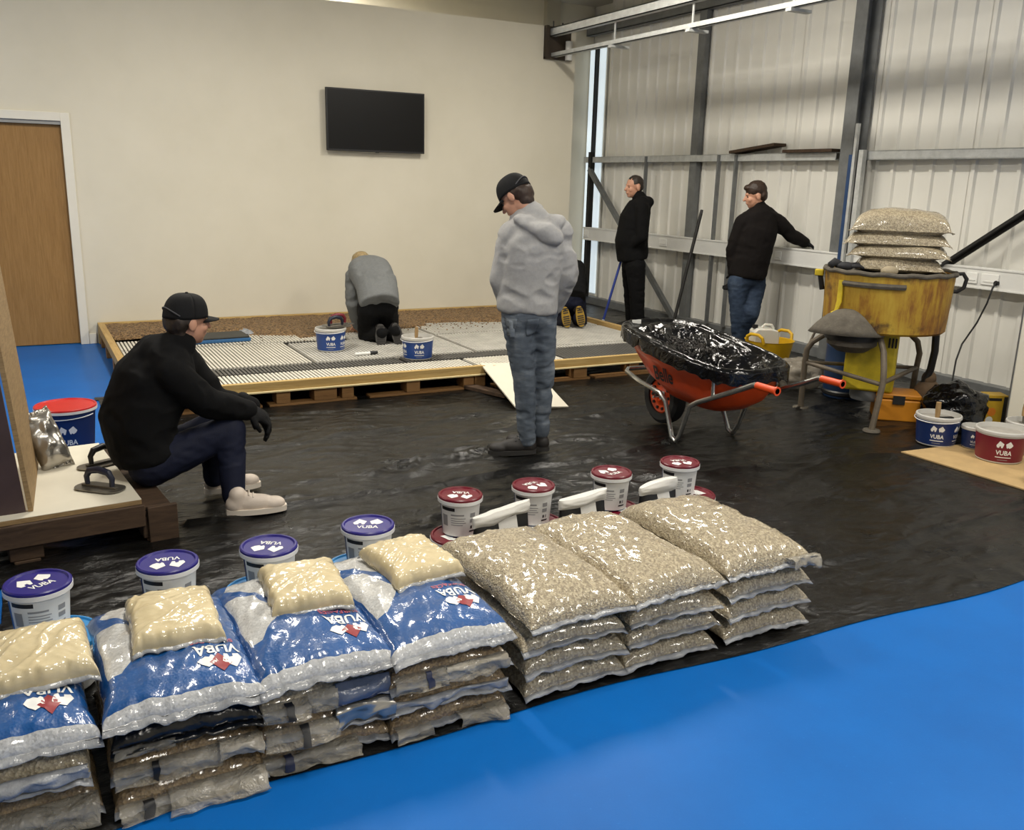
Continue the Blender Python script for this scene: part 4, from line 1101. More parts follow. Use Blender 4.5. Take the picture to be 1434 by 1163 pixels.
# discharge chute hood
def hood(u, v):
    a = math.pi*(1.0+u); r = .03+.235*v
    return (-.215+r*math.cos(a)*(1.0-.12*(math.cos(a) > 0)), -.33+r*math.sin(a)*.45-.02, .80-.17*v**1.9)
hd = q_('chute_hood', MB().grid(24, 8, hood), M_CEMENT, 3); hd.modifiers.new('s', 'SOLIDIFY').thickness = .008
q_('chute_gate', MB().lathe([(.19, 0), (.19, .05), (1e-4, .06)], 28, (-.19, -.22, .585)), M_DARK)
q_('chute_base', MB().lathe([(.10, -.05), (.17, .0), (.17, .04), (1e-4, .05)], 28, (-.19, -.22, .545)), M_CEMENT)
# motor housing
q_('motor_housing', MB().prism([(-.225, -.17), (.12, -.17), (.13, .1), (-.21, .1)], .20, .64), M_YEL, .6, .02)
for k in range(3): q_('vent_slot', MB().bb(.055+k*.022, .067+k*.022, -.175, -.171, .53, .60), M_DARK)
q_('motor', MB().lathe([(.11, .12), (.12, .14), (.12, .20), (1e-4, .205)], 24, (-.05, -.03, 0)), M_DSTEEL)
def leg(P, name='leg', r=.021): q_(name, MB().tube(P, r, 10), M_TUBEG)
leg([(-.02, -.30, .66), (.03, -.40, .53), (.045, -.46, .42), (.05, -.48, .34), (.015, -.53, .0)])
leg([(-.28, -.10, .66), (-.46, -.12, .52), (-.495, -.11, .46), (-.50, -.10, .36), (-.50, -.06, .0)])
leg([(.12, .18, .66), (.255, .25, .53), (.28, .27, .44), (.27, .28, .30), (.26, .30, .0)])
leg([(-.495, -.10, .36), (.045, -.48, .32)], 'leg_brace', .016); leg([(.045, -.47, .33), (.27, .27, .33)], 'leg_brace', .016); leg([(-.495, -.10, .36), (.27, .27, .33)], 'leg_brace', .014)
leg([(-.52, -.05, .40), (-.43, .0, .66)], 'stay_rod', .009)
for c in ((.015, -.53), (-.50, -.06), (.26, .30)): q_('foot_pad', MB().lathe([(.06, 0), (.055, .012), (1e-4, .014)], 16, (c[0], c[1], 0)), M_CEMENT)
q_('side_handle', MB().tube([(.43, -.02, 1.06), (.475, -.02, 1.065), (.50, -.02, 1.03), (.49, -.02, .97), (.45, -.02, .94), (.43, -.02, .94)], .014, 10), M_DARK)
q_('gate_lever', MB().tube([(-.44, -.05, .90), (-.465, -.06, 1.02)], .018, 8), M_DARK)
q_('lever_grip', MB().bb(-.50, -.44, -.09, -.03, 1.0, 1.045), M_YEL, .6, .006)
q_('feed_hose', MB().tube([(.36, .05, .66), (.37, .06, .50), (.36, .08, .36), (.32, .10, .22), (.30, .05, .10), (.24, -.02, .04)], .026, 10), M_BLACKPL)
# bags piled on the mixer
G4 = ['bottom', 'second', 'third', 'top']
mz = math.atan2(r_.y, r_.x)+math.pi/2
for q in range(4):
    wx_, T, dx, dy = [(.54, .125, .05, .02), (.62, .115, .045, .0), (.65, .115, .02, .01), (.62, .175, .04, .0)][q]
    z = [1.062, 1.155, 1.238, 1.318][q]
    pos = Vector((5.45, 4.5, z))+r_*dx+n_*dy
    bag('gravel_bag', f'clear bag of pale gravel, {G4[q]} of the pile on the mixer', 'bag', tuple(pos), mz+[.05, -.03, .04, 0][q], .40, wx_+.02, T, (M_GRAVEL, M_GRAVEL), 700+q, 'gravel bags piled on the mixer', 28, 38, .02, .35, 1.3, full=.5)
st = Vector((5.45, 4.5, 1.062))+r_*.0-n_*.34
t = MB().ell((0, 0, .026), (.066, .05, .035)).obj('cement_lump', simple('buff_cement', lin(158, 146, 122), .9, var=.1, bump=.5, bscale=50), None, 3, 0, tuple(st)); tag(t, 'rounded buff cement lump on the mixer rim', 'lump')
gl = Vector((5.45, 4.5, 1.066))-r_*.29-n_*.20
t = thing('work_glove', 'crumpled dark work glove left on the mixer rim', 'glove', tuple(gl), mz-1.2)
g = MB(); g.ell((0, 0, .03), (.06, .045, .03))
for k in range(4): g.tube([(.03, -.03+.02*k, .03), (.085, -.04+.026*k, .035+.01*(k % 2)), (.115, -.04+.028*k, .018)], [.014, .012, .009], 8)
g.tube([(-.03, .02, .03), (-.07, .03, .055), (-.10, .02, .03)], [.03, .03, .026], 10)
g.obj('glove_body', simple('dark_glove', lin(40, 40, 44), .8, var=.2, vscale=20), t, 3)

# things around the mixer
t = thing('blue_drum', 'dark blue plastic drum standing behind the mixer legs', 'drum', (5.72, 5.02, .010))
M_BLUEDRUM = simple('dark_blue_plastic', lin(30, 54, 88), .45, var=.12, vscale=6)
MB().lathe([(1e-4, 0), (.15, 0), (.16, .02), (.165, .2), (.168, .21), (.165, .22), (.165, .40), (.168, .41), (.165, .42), (.158, .60), (.14, .63), (1e-4, .63)], 32).obj('shell', M_BLUEDRUM, t)
MB().lathe([(.162, .02), (.172, .03), (.172, .05), (.162, .06)], 32).obj('base_band', M_BLACKPL, t)
cc = Vector((5.45, 4.5, .008))+r_*.20-n_*.02
t = thing('tool_case', 'orange-yellow plastic case under the mixer', 'case', tuple(cc), math.atan2(r_.y, r_.x)+.15)
M_ORY = simple('orange_yellow_plastic', lin(190, 122, 22), .5, var=.1)
MB().bb(-.20, .10, -.14, .12, 0, .16).obj('case_body', M_ORY, t, .6, .012); MB().bb(-.20, .10, -.14, .12, .165, .20).obj('case_lid', M_ORY, t, .6, .008); MB().bb(-.09, -.01, -.152, -.141, .13, .19).obj('latch', M_DARK, t)
cc = Vector((5.45, 4.5, .012))+r_*.36+n_*.12
t = thing('canvas_sack', 'slumped brown sack behind the mixer leg', 'sack', tuple(cc), .3)
MB().ell((0, 0, .14), (.12, .10, .14)).ell((0, 0, .28), (.06, .05, .06)).obj('sack_body', simple('brown_sacking', lin(84, 66, 46), .85, var=.2, vscale=15, bump=.6, bscale=24, bdist=.015), t, 3)
def crumple(name, label, loc, rad, m, seed, top=None):
    def fn(u, v):
        a = 2*math.pi*u; ph = math.pi*v; d_ = Vector((math.sin(ph)*math.cos(a), math.sin(ph)*math.sin(a), math.cos(ph)))
        k = 1+.22*noise.noise(d_*1.8+Vector((seed, 0, 0)))+.14*noise.noise(d_*4+Vector((0, seed, 0)))+.06*abs(noise.noise(d_*9+Vector((seed, 2, 0))))
        z = d_.z*rad[2]*k+rad[2]*.82
        return (d_.x*rad[0]*k, d_.y*rad[1]*k, max(.002, z))
    o = MB().grid(44, 30, fn).obj(name, m, None, 3, 0, loc); tag(o, label, 'bag'); return o
crumple('bin_bag', 'scrunched black bin bag on the floor beside the dark blue tub', (5.66, 3.98, .010), (.21, .20, .17), M_LINER, 3.3)
crumple('bin_bag', 'small flat black bag trailing from the mixer hose', (5.72, 4.32, .010), (.16, .12, .07), M_LINER, 8.1)
t_ = NT('clear_crumpled_film'); t_.set(color=lin(150, 142, 128), rough=.2, spec=.6, alpha=.75, normal=t_.bump(t_.noise(14, 5, .65, None, 1.5), .8, .02))
crumple('clear_film_bundle', 'crumpled clear plastic film heaped beside the yellow tub', (5.62, 5.42, .010), (.22, .20, .13), t_.m, 5.5)
t = thing('boxed_tool', 'small yellow and black printed box against the cladding', 'box', (6.0, 3.93, .010), -.5)
MB().bb(-.075, .075, -.06, .06, 0, .23).obj('carton', simple('yellow_card', lin(196, 158, 40), .5, var=.12), t, .6, .003)
MB().bb(.045, .0755, -.0612, -.0602, .01, .22).bb(-.06, .03, -.0612, -.0602, .19, .21).obj('black_print', M_PRINTK, t); MB().lathe([(.03, 0), (.03, .001), (1e-4, .001)], 20, (-.03, -.0602, .11), R3(math.pi/2)).obj('orange_badge', simple('orange_print', lin(220, 130, 40), .5), t)
MB().lathe([(.026, 0), (.026, .001), (1e-4, .001)], 20, (-.04, -.0602, .05), R3(math.pi/2)).obj('white_badge', M_PRINTW, t)
t = thing('upright_board', 'white painted upright panel standing between the cladding and tubs', 'panel', (5.86, 3.72, .0), math.atan2(r_.y, r_.x))
MB().bb(0, .9, .0, .05, .0, 1.05).obj('panel_face', M_WALL, t, .6, .004)
MB().bb(-.004, .0, .0, .05, .0, 1.05).obj('panel_edge', M_DSTEEL, t)
# power lead
pl_ = thing('power_lead', 'black plug and cable hanging from the trunking socket', 'cable', (6.80, 4.57, .93))
MB().lathe([(.026, -.02), (.028, .0), (.02, .03), (1e-4, .032)], 16, (0, 0, 0), R3(0, -math.pi/2)).obj('plug', M_BLACKPL, pl_)
MB().tube([(-.03, 0, 0), (-.06, 0, -.04), (-.07, .02, -.16), (-.10, .06, -.32), (-.16, .12, -.50), (-.26, .08, -.62), (-.45, -.05, -.75), (-.6, -.1, -.86), (-.75, -.1, -.895)], .007, 8).obj('cable', M_BLACKPL, pl_)
# yellow trug with jerrycan
tg = thing('flexible_tub', 'yellow flexible tub with loop handles holding a jerrycan', 'tub', (5.92, 6.10, .010), .2)
M_TRUG = simple('yellow_rubber', lin(206, 162, 16), .45, var=.07, vscale=6)
MB().lathe([(1e-4, 0), (.15, 0), (.165, .02), (.19, .14), (.215, .265), (.222, .27), (.208, .268), (.18, .14), (.15, .015), (1e-4, .012)], 40).obj('tub_shell', M_TRUG, tg)
for s in (-1, 1):
    MB().tube([(s*.21, -.09, .255), (s*.225, -.08, .31), (s*.23, -.04, .335), (s*.23, .04, .335), (s*.225, .08, .31), (s*.21, .09, .255)], .015, 8).obj('loop_handle', M_TRUG, tg)
jc = thing('jerrycan', 'translucent white plastic jerrycan sitting in the yellow tub', 'jerrycan', (5.88, 6.13, .026), -.45)
t_ = NT('milky_plastic'); M_MILK = t_.set(color=lin(206, 204, 194), rough=.4, spec=.4, sss=.1)
sp_ = MB()
prof = [(-.10, 0), (.10, 0), (.115, .015), (.115, .30), (.10, .345), (.03, .36), (-.085, .36), (-.115, .33), (-.115, .015)]
sp_.prism([(a, b) for a, b in prof], -.085, .085, Matrix.Rotation(math.pi/2, 4, 'X')).obj('can_body', M_MILK, jc, .5, .02)
MB().tube([(-.09, 0, .355), (-.09, 0, .385)], .026, 14).obj('cap', M_BLACKPL, jc)
MB().tube([(.08, 0, .35), (.06, 0, .385), (.0, 0, .39), (-.03, 0, .36)], .013, 8).obj('grip', M_MILK, jc)
MB().bb(-.1165, .1165, -.0865, .0865, .02, .20).obj('liquid_level', simple('milky_liquid', lin(184, 176, 158), .4, var=.05), jc, .6, .02)

# leaning poles
def pole(name, label, a, b, r, m, extra=None):
    a = Vector(a); b = Vector(b); t = thing(name, label, 'pole', tuple(a)); d_ = b-a
    MB().tube([(0, 0, 0), tuple(d_*.97)], r, 12).obj('shaft', m, t); MB().tube([tuple(d_*.97), tuple(d_)], [r, r*.8], 12).obj('end_cap', M_BLACKPL, t)
    return t, d_
a = Vector((6.0, 7.45, .012)); at = plane_at((6.3, 7.6, 0)); b = at(983, 294, .1)
t, d_ = pole('long_pole', 'long dark tool pole leaning towards the cladding between the two standing men', (6.05, 7.72, .012), b, .018, M_DARK)
a = on_z(838, 455, .03)
t, d_ = pole('broom_handle', 'blue handled squeegee leaning beside the man in black', (5.72, 8.55, .035), (5.98, 8.55, .90), .014, simple('blue_handle', lin(34, 58, 140), .4, var=.08))
MB().tube([(0, 0, -.02), tuple(d_*.10)], .017, 10).obj('white_socket', M_WPL, t); MB().bb(-.02, .02, -.18, .18, -.03, .005).obj('squeegee_head', M_BLACKPL, t)

# ------------------------------------------------------------------ people
def remesh(mb, voxel, it=6, k=.5):
    me = bpy.data.meshes.new('tmp'); me.from_pydata([tuple(v) for v in mb.v], [], mb.f)
    o = bpy.data.objects.new('tmp', me); C.objects.link(o)
    m = o.modifiers.new('r', 'REMESH'); m.mode = 'VOXEL'; m.voxel_size = voxel; m.adaptivity = 0
    dg = bpy.context.evaluated_depsgraph_get()
    e = bpy.data.meshes.new_from_object(o.evaluated_get(dg))
    nv = len(e.vertices); co = np.zeros(nv*3); e.vertices.foreach_get('co', co); co = co.reshape(-1, 3)
    ed = np.zeros(len(e.edges)*2, dtype=np.int64); e.edges.foreach_get('vertices', ed); ed = ed.reshape(-1, 2)
    fs = [tuple(p.vertices) for p in e.polygons]
    bpy.data.objects.remove(o); bpy.data.meshes.remove(me); bpy.data.meshes.remove(e)
    deg = np.bincount(ed.ravel(), minlength=nv).astype(float)
    for _ in range(it):
        s = np.zeros_like(co)
        for a in range(3):
            s[:, a] = np.bincount(ed[:, 0], co[ed[:, 1], a], nv)+np.bincount(ed[:, 1], co[ed[:, 0], a], nv)
        co = co+k*(s/deg[:, None]-co)
    return co, fs
def normals(co, fs):
    n = np.zeros_like(co); q = np.array([f[:4] if len(f) >= 4 else (f[0], f[1], f[2], f[2]) for f in fs])
    fn = np.cross(co[q[:, 2]]-co[q[:, 0]], co[q[:, 3]]-co[q[:, 1]])
    for c in range(4): np.add.at(n, q[:, c], fn)
    return n/np.maximum(1e-9, np.linalg.norm(n, axis=1))[:, None]
def cloth(mb, voxel, it, wr, seed, freq=(7, 7, 14), name='cloth', mat=None, parent=None, base=(0, 0, 0)):
    co, fs = remesh(mb, voxel, it)
    nn = normals(co, fs)
    if wr:
        d = np.array([noise.noise((p[0]*freq[0]+seed, p[1]*freq[1], p[2]*freq[2]))+.5*noise.noise((p[0]*freq[0]*2.3, p[1]*freq[1]*2.3+seed, p[2]*freq[2]*2.1)) for p in co])
        ridge = 1-2*np.abs(d)
        co = co+nn*(wr*(.6*d+.5*ridge))[:, None]
    b = MB(); b.v = [tuple(p-np.array(base)) for p in co]; b.f = fs; b.m = [0]*len(fs)
    return b.obj(name, mat, parent, 3)
def ax(head_f, head_u):
    f = Vector(head_f).normalized(); u = Vector(head_u); u = (u-f*u.dot(f)).normalized(); r = f.cross(u)
    return f, u, r
def rotm(r, f, u): return Matrix((r, f, u)).transposed()
def head_prims(b, c, f, u, r, s=1.0):
    M = rotm(r, f, u); c = Vector(c)
    P = lambda x, y, z: c+r*(x*s)+f*(y*s)+u*(z*s)
    b.ell(P(0, -.012, .032), (.077*s, .097*s, .088*s), M)
    b.ell(P(0, .030, -.035), (.060*s, .066*s, .080*s), M)
    b.ell(P(0, .058, -.088), (.030*s, .026*s, .024*s), M)
    b.ell(P(0, .080, .024), (.044*s, .014*s, .010*s), M)            # brow
    b.caps([P(0, .094, .008), P(0, .113, -.026)], [.008*s, .0125*s])
    b.ell(P(0, .088, -.058), (.024*s, .012*s, .010*s), M)           # mouth
    for q in (-1, 1):
        b.ell(P(q*.079, -.012, -.010), (.010*s, .022*s, .034*s), M)
        b.ell(P(q*.036, .060, -.028), (.026*s, .026*s, .026*s), M)
def hand_prims(b, w, d, n, side=1, s=1.0, curl=.6):
    """w wrist, d pointing direction, n palm normal"""
    d = Vector(d).normalized(); n = Vector(n); n = (n-d*n.dot(d)).normalized(); x = d.cross(n)*side; w = Vector(w)
    b.ell(w+d*.045*s, (.040*s, .050*s, .018*s), rotm(x, d, n))
    for k, ln in enumerate((.072, .080, .075, .060)):
        o = (k-1.5)*.019*s
        p0 = w+d*.078*s+x*o; p1 = p0+(d+n*curl*.35).normalized()*ln*.45*s; p2 = p1+(d+n*curl*1.1).normalized()*ln*.32*s; p3 = p2+(d*.6+n*curl*1.6).normalized()*ln*.25*s
        b.caps([p0, p1, p2, p3], [.0095*s, .009*s, .0085*s, .0075*s], 8)
    t0 = w+d*.02*s-x*.030*s; t1 = t0+(d*.7-x*.8+n*.3).normalized()*.035*s; t2 = t1+(d*.95-x*.15+n*.5).normalized()*.032*s
    b.caps([t0, t1, t2], [.014*s, .0115*s, .009*s], 8)
def cap_mesh(parent, base, c, f, u, r, mat, s=1.0, visor_len=.075, visor_dir=None, strap=True):
    P = lambda x, y, z: Vector(c)+r*(x*s)+f*(y*s)+u*(z*s)-Vector(base)
    b = MB()
    def dome(a_, v):
        a = 2*math.pi*a_; k = math.cos(v*math.pi/2)**.62; z = .018+.112*math.sin(v*math.pi/2)
        return P(.087*k*math.cos(a), -.010+.107*k*math.sin(a), z+.008*math.sin(a)*(1-v))
    b.grid(40, 14, dome)
    o = b.obj('cap_crown', mat, parent, 3); o.modifiers.new('s', 'SOLIDIFY').thickness = .004
    vd = visor_dir or 1
    def vis(a_, v):
        a = math.pi*(.18+.64*a_)
        e = math.sin(math.pi*a_)**.6
        y = .100*math.sin(a)+visor_len*e*v
        x = .088*math.cos(a)*(1-.1*v)
        return P(x*vd, (-.008+y)*vd if vd > 0 else -.012-y, .022-.012*v-.9*x*x*2.2)
    vo = MB().grid(22, 8, vis).obj('visor', mat, parent, 3); vo.modifiers.new('s', 'SOLIDIFY').thickness = .005
    MB().ell(P(0, -.010, .131), (.008, .008, .005)).obj('cap_button', mat, parent, 3)
    arc = []
    for k in range(13):
        a = math.pi*(1.5+.30*(k/6-1)); z = .030+.030*math.sin(math.pi*k/12); kk = math.cos(math.asin(min(.99, max(0, (z-.018)/.112))))**.62
        arc.append(P(.0895*kk*math.cos(a), -.010+.1095*kk*math.sin(a), z))
    MB().tube(arc, .0035, 6).obj('cap_strap', M_CAPG, parent)
    return o
def shoe(parent, base, heel, f, u, L, upper_m, sole_m, lace_m=None, high=0.0, wide=1.0, tread=None):
    """heel: point on the ground under the heel; f towards the toe; u from sole to ankle"""
    f, u, r = ax(f, u); M = rotm(r, f, u); h0 = Vector(heel)
    P = lambda x, y, z: h0+r*(x*wide)+f*(y*L)+u*z
    out = []
    for k in range(28):
        a = 2*math.pi*k/28; y = .5-.5*math.cos(a); sgn = 1 if k < 14 else -1
        w_ = .036+.012*math.sin(y*math.pi)+.010*max(0, y-.45)
        w_ *= min(1, (math.sin(a)**2+.0)**.28) if abs(math.sin(a)) > 1e-6 else 0
        out.append((sgn*w_, y))
    vs = [P(x, y, z)-Vector(base) for z in (0, .026) for (x, y) in out]
    n = 28; fs = [tuple(reversed(range(n))), tuple(range(n, 2*n))]+[(i, (i+1) % n, n+(i+1) % n, n+i) for i in range(n)]
    so = MB().add(vs, fs).obj('shoe_sole', sole_m, parent, .6)
    if tread:
        for y in (.10, .20, .30, .48, .58, .68, .78, .88):
            tb = MB(); ww = .030 if y < .4 else .036
            tb.add([P(x, yy, z)-Vector(base) for z in (-.004, .0) for (x, yy) in ((-ww, y-.03), (ww, y-.03), (ww, y+.02), (-ww, y+.02))], [(3, 2, 1, 0), (4, 5, 6, 7), (0, 1, 5, 4), (1, 2, 6, 5), (2, 3, 7, 6), (3, 0, 4, 7)])
            tb.obj('tread_bar', tread, so, .6)
    b = MB()
    b.ell(P(0, .78, .036), (.043*wide, .20*L, .036), M); b.ell(P(0, .48, .045), (.041*wide, .34*L, .046), M)
    b.ell(P(0, .17, .048), (.038*wide, .17*L, .052), M); b.caps([P(0, .20, .055), P(0, .20, .095+high)], [.040, .042+.006*(high > 0)])
    b.caps([P(0, .34, .075), P(0, .66, .052)], [.030, .026])
    co, f2 = remesh(b, .006, 4); co2 = co-np.array(base)
    m = MB(); m.v = [tuple(p) for p in co2]; m.f = f2; m.m = [0]*len(f2)
    up = m.obj('shoe_upper', upper_m, parent, 3)
    if lace_m:
        for k in range(5):
            y = .38+.065*k; z = .108-.012*k
            MB().tube([P(-.026, y, z-.012)-Vector(base), P(0, y+.012, z+.004)-Vector(base), P(.026, y, z-.012)-Vector(base)], .003, 6).obj('lace', lace_m, up)
def foot(parent, base, ankle, fdir, L, um, sm_, lm, high, wide, z):
    f = V((fdir[0], fdir[1], 0)).normalized(); h = V((ankle[0], ankle[1], z))-f*(.20*L)
    shoe(parent, base, h, f, V((0, 0, 1)), L, um, sm_, lm, high, wide)
V = Vector
def fabric(name, col, rough=.85, var=.12, sc=30, b=.25, sheen=.0):
    t = NT(name); n1 = t.noise(4, 4, .6); n2 = t.noise(sc, 4, .6); w = t.noise(260, 2, .5)
    d = tuple(c*(1-var) for c in col[:3])+(1,); l = tuple(c*(1+var) for c in col[:3])+(1,)
    t.set(color=t.ramp(t.math('ADD', t.math('MULTIPLY', n1, .6), t.math('MULTIPLY', n2, .4)), [(.35, d), (.65, l)]), rough=rough, spec=.2, sheen=sheen, normal=t.bump(w, .25, .002, t.bump(n2, b, .006)))
    return t.m
M_SKIN = simple('skin', lin(196, 146, 120), .5, var=.06, vscale=12)
M_BLKCLOTH = fabric('black_cloth', lin(13, 13, 14), .9, .15)
M_BLKFLEECE = fabric('black_fleece', lin(12, 12, 13), .95, .2)
M_BROWNBLK = fabric('brown_black_jacket', lin(19, 15, 14), .85, .2)
M_GREYMARL = fabric('grey_marl_sweat', lin(164, 163, 162), .95, .10, 60)
M_GREYFL = fabric('mid_grey_fleece', lin(112, 114, 114), .95, .12, 50)
M_NAVYCL = fabric('navy_track_cloth', lin(20, 24, 42), .7, .2)
def denim(name, c1, c2, c3):
    t = NT(name); n1 = t.noise(3.5, 5, .6, t.map((1, 1, .6))); w = t.noise(300, 2, .5, t.map((1, 1, .3))); n2 = t.noise(14, 4, .6, t.map((.6, .6, 2.2)))
    t.set(color=t.ramp(t.math('ADD', t.math('MULTIPLY', n1, .65), t.math('MULTIPLY', n2, .35)), [(.32, c1), (.5, c2), (.68, c3)]), rough=.85, spec=.15, normal=t.bump(w, .3, .002, t.bump(n2, .35, .008))); return t.m
M_DENIM = denim('washed_denim', lin(60, 67, 77), lin(92, 100, 110), lin(136, 142, 148))
M_DENIMD = denim('dark_denim', lin(30, 39, 54), lin(50, 62, 80), lin(80, 92, 110))
def hairmat(name, col):
    t = NT(name); n1 = t.noise(60, 4, .6, t.map((1, 1, .25)))
    t.set(color=t.ramp(n1, [(.3, tuple(c*.5 for c in col[:3])+(1,)), (.7, col)]), rough=.55, normal=t.bump(n1, .5, .006)); return t.m
M_HAIRBR = hairmat('brown_hair', lin(60, 42, 30)); M_HAIRBL = hairmat('blond_hair', lin(168, 146, 104)); M_HAIRDK = hairmat('short_dark_hair', lin(52, 42, 34))
M_CAP = fabric('black_cap', lin(24, 24, 25), .8, .2)
M_CAPG = fabric('grey_cap_edge', lin(78, 78, 80))
M_SNEAK = simple('worn_white_leather', lin(206, 192, 178), .5, var=.08, vscale=14, bump=.15, bscale=40); M_SOLEW = simple('off_white_sole', lin(214, 204, 190), .6, var=.06)
M_BOOT = simple('dark_boot_leather', lin(34, 30, 28), .6, var=.2, vscale=12, bump=.3, bscale=30); M_BOOTS = simple('boot_sole', lin(40, 38, 36), .7, var=.2)
M_GREYSOLE = simple('grey_rubber_sole', lin(66, 64, 62), .8, var=.2, vscale=30); M_YSOLE = simple('yellow_sole', lin(156, 124, 40), .7, var=.2, vscale=20)
M_GLOVE = fabric('black_glove', lin(18, 18, 19), .8, .2)

def person(name, label, base, J, top_m, leg_m, glove=None, torso=None, sleeve=(.070, .056, .046), thigh=(.092, .068, .054), hair=None, cap=None, hood=None,
           seed=1.0, top_name='jacket', leg_name='trousers', fold=.012, hem=.0, head_s=1.0, hand_info=None, leg_fold=.008):
    """J: joints in world space"""
    base = Vector(base); root = thing('person', label, 'person', tuple(base)); root.name = 'person'
    hf, hu, hr = ax(J['hf'], J['hu']); hc = Vector(J['head'])
    # torso rings along the spine
    sp = [Vector(p) for p in J['spine']]           # hem, waist, chest, shoulder line, neck base
    R0 = Vector(J['rp']).normalized(); R1 = Vector(J['rs']).normalized()
    tw = torso or [(.185, .135), (.175, .130), (.195, .135), (.165, .105), (.075, .07)]
    def rings(scale, extra=0.0):
        out = []
        for i, p in enumerate(sp):
            t = (sp[min(i+1, len(sp)-1)]-sp[max(i-1, 0)]).normalized()
            rr = R0.lerp(R1, min(1, i/3)); rr = (rr-t*rr.dot(t)).normalized(); ff = t.cross(rr)
            out.append((p, rr, ff, tw[i][0]*scale+extra, tw[i][1]*scale+extra))
        return out
    # skin body: one continuous mesh
    b = MB(); b.loft(rings(.78, -.006), 20)
    neck0 = sp[-1]; hb = hc-hu*.06-hf*.015
    b.caps([neck0-(sp[-1]-sp[-2]).normalized()*.03, neck0.lerp(hb, .5), hb], [.062, .056, .056])
    head_prims(b, hc, hf, hu, hr, head_s)
    for s in 'LR':
        b.caps([J['sh'+s], J['el'+s], J['wr'+s]], [sleeve[0]-.018, sleeve[1]-.016, .028])
        b.caps([sp[3].lerp(Vector(J['sh'+s]), .5), J['sh'+s]], [.06, .052])
        b.caps([J['hip'+s], J['kn'+s], J['an'+s]], [thigh[0]-.014, thigh[1]-.014, .036])
        w = Vector(J['wr'+s]); e = Vector(J['el'+s]); dd = Vector(J.get('hd'+s, (w-e))); nn = Vector(J.get('hn'+s, hf))
        if not glove: hand_prims(b, w, dd, nn, 1 if s == 'R' else -1)
    b.ell(sp[0], (.10, .08, .08), None)
    co, fs = remesh(b, .0062, 3, .45)
    m = MB(); m.v = [tuple(Vector(p)-base) for p in co]; m.f = fs; m.m = [0]*len(fs)
    m.obj('body', M_SKIN, root, 3)
    # eyes
    for q in (-1, 1):
        MB().ell(hc+hr*(q*.031*head_s)+hf*(.079*head_s)+hu*(.002*head_s)-base, (.009, .007, .006), None, 0, 10, 6).obj('eye', M_PRINTK, root, 3)
    if glove:
        for s in 'LR':
            g = MB(); w = Vector(J['wr'+s]); e = Vector(J['el'+s]); dd = Vector(J.get('hd'+s, (w-e))); nn = Vector(J.get('hn'+s, hf))
            g.caps([w-dd.normalized()*.05, w], [.040, .036]); hand_prims(g, w, dd, nn, 1 if s == 'R' else -1, 1.28, 1.0)
            co, fs = remesh(g, .006, 3, .4)
            m = MB(); m.v = [tuple(Vector(p)-base) for p in co]; m.f = fs; m.m = [0]*len(fs); m.obj('glove', glove, root, 3)
    # upper garment
    b = MB(); rg_ = rings(1.0); 
    if hem:
        p, rr, ff, a_, b_ = rg_[0]; t = (sp[0]-sp[1]).normalized()
        rg_ = [(p+t*hem, rr, ff, a_*.96, b_*.96)]+rg_
    b.loft(rg_, 24)
    for s in 'LR':
        sh_, el_, wr_ = Vector(J['sh'+s]), Vector(J['el'+s]), Vector(J['wr'+s])
        b.caps([sp[3].lerp(sh_, .45), sh_], [tw[3][1]*.80, sleeve[0]*1.05])
        b.caps([sh_, sh_.lerp(el_, .5), el_, el_.lerp(wr_, .5), wr_], [sleeve[0]*1.05, sleeve[0], sleeve[1]*1.08, sleeve[1], sleeve[2]])
    b.caps([neck0, neck0.lerp(hb, .35)], [.074, .066])
    if hood:
        for (c_, rad, rx) in hood: b.ell(c_, rad, rx)
    cloth(b, .0085, 5, fold, seed, (6, 6, 9), top_name, top_m, root, base)
    # trousers
    b = MB()
    for s in 'LR':
        h_, k_, a_ = Vector(J['hip'+s]), Vector(J['kn'+s]), Vector(J['an'+s])
        b.caps([h_, h_.lerp(k_, .5), k_, k_.lerp(a_, .35), a_], [thigh[0]*1.06, thigh[0]*.92, thigh[1], thigh[1]*.92, thigh[2]])
    hm = (Vector(J['hipL'])+Vector(J['hipR']))/2; up_ = (sp[1]-sp[0]).normalized()
    pr = (Vector(J['hipR'])-Vector(J['hipL'])).normalized(); pf_ = up_.cross(pr); pf_.normalize(); pr = pf_.cross(up_)
    b.ell(hm+up_*.03, (.170, .118, .13), rotm(pr, pf_, up_))
    if J.get('seat'): b.ell(J['seat'][0], J['seat'][1], rotm(pr, pf_, up_))
    cloth(b, .0085, 4, leg_fold, seed+3, (8, 8, 16), leg_name, leg_m, root, base)
    # hair
    if hair:
        hm_, kind = hair; b = MB(); M = rotm(hr, hf, hu)
        P = lambda x, y, z: hc+hr*(x*head_s)+hf*(y*head_s)+hu*(z*head_s)
        if kind == 'short':
            b.ell(P(0, -.018, .044), (.0795, .094, .084), M); b.ell(P(0, -.055, .0), (.070, .055, .06), M)
        elif kind == 'full':
            b.ell(P(0, -.014, .052), (.088, .104, .090), M); b.ell(P(0, -.060, .0), (.078, .056, .075), M); b.ell(P(0, .060, .085), (.06, .042, .03), M)
        elif kind == 'nape':
            b.ell(P(0, -.055, -.005), (.076, .058, .070), M); b.ell(P(0, -.05, -.06), (.06, .04, .035), M)
            for q in (-1, 1): b.ell(P(q*.070, -.025, .012), (.012, .030, .035), M)
        elif kind == 'bun':
            b.ell(P(0, -.016, .042), (.086, .100, .090), M); b.ell(P(0, -.06, -.01), (.074, .05, .07), M); b.ell(P(0, -.07, .06), (.05, .045, .045), M)
        co, fs = remesh(b, .006, 3)
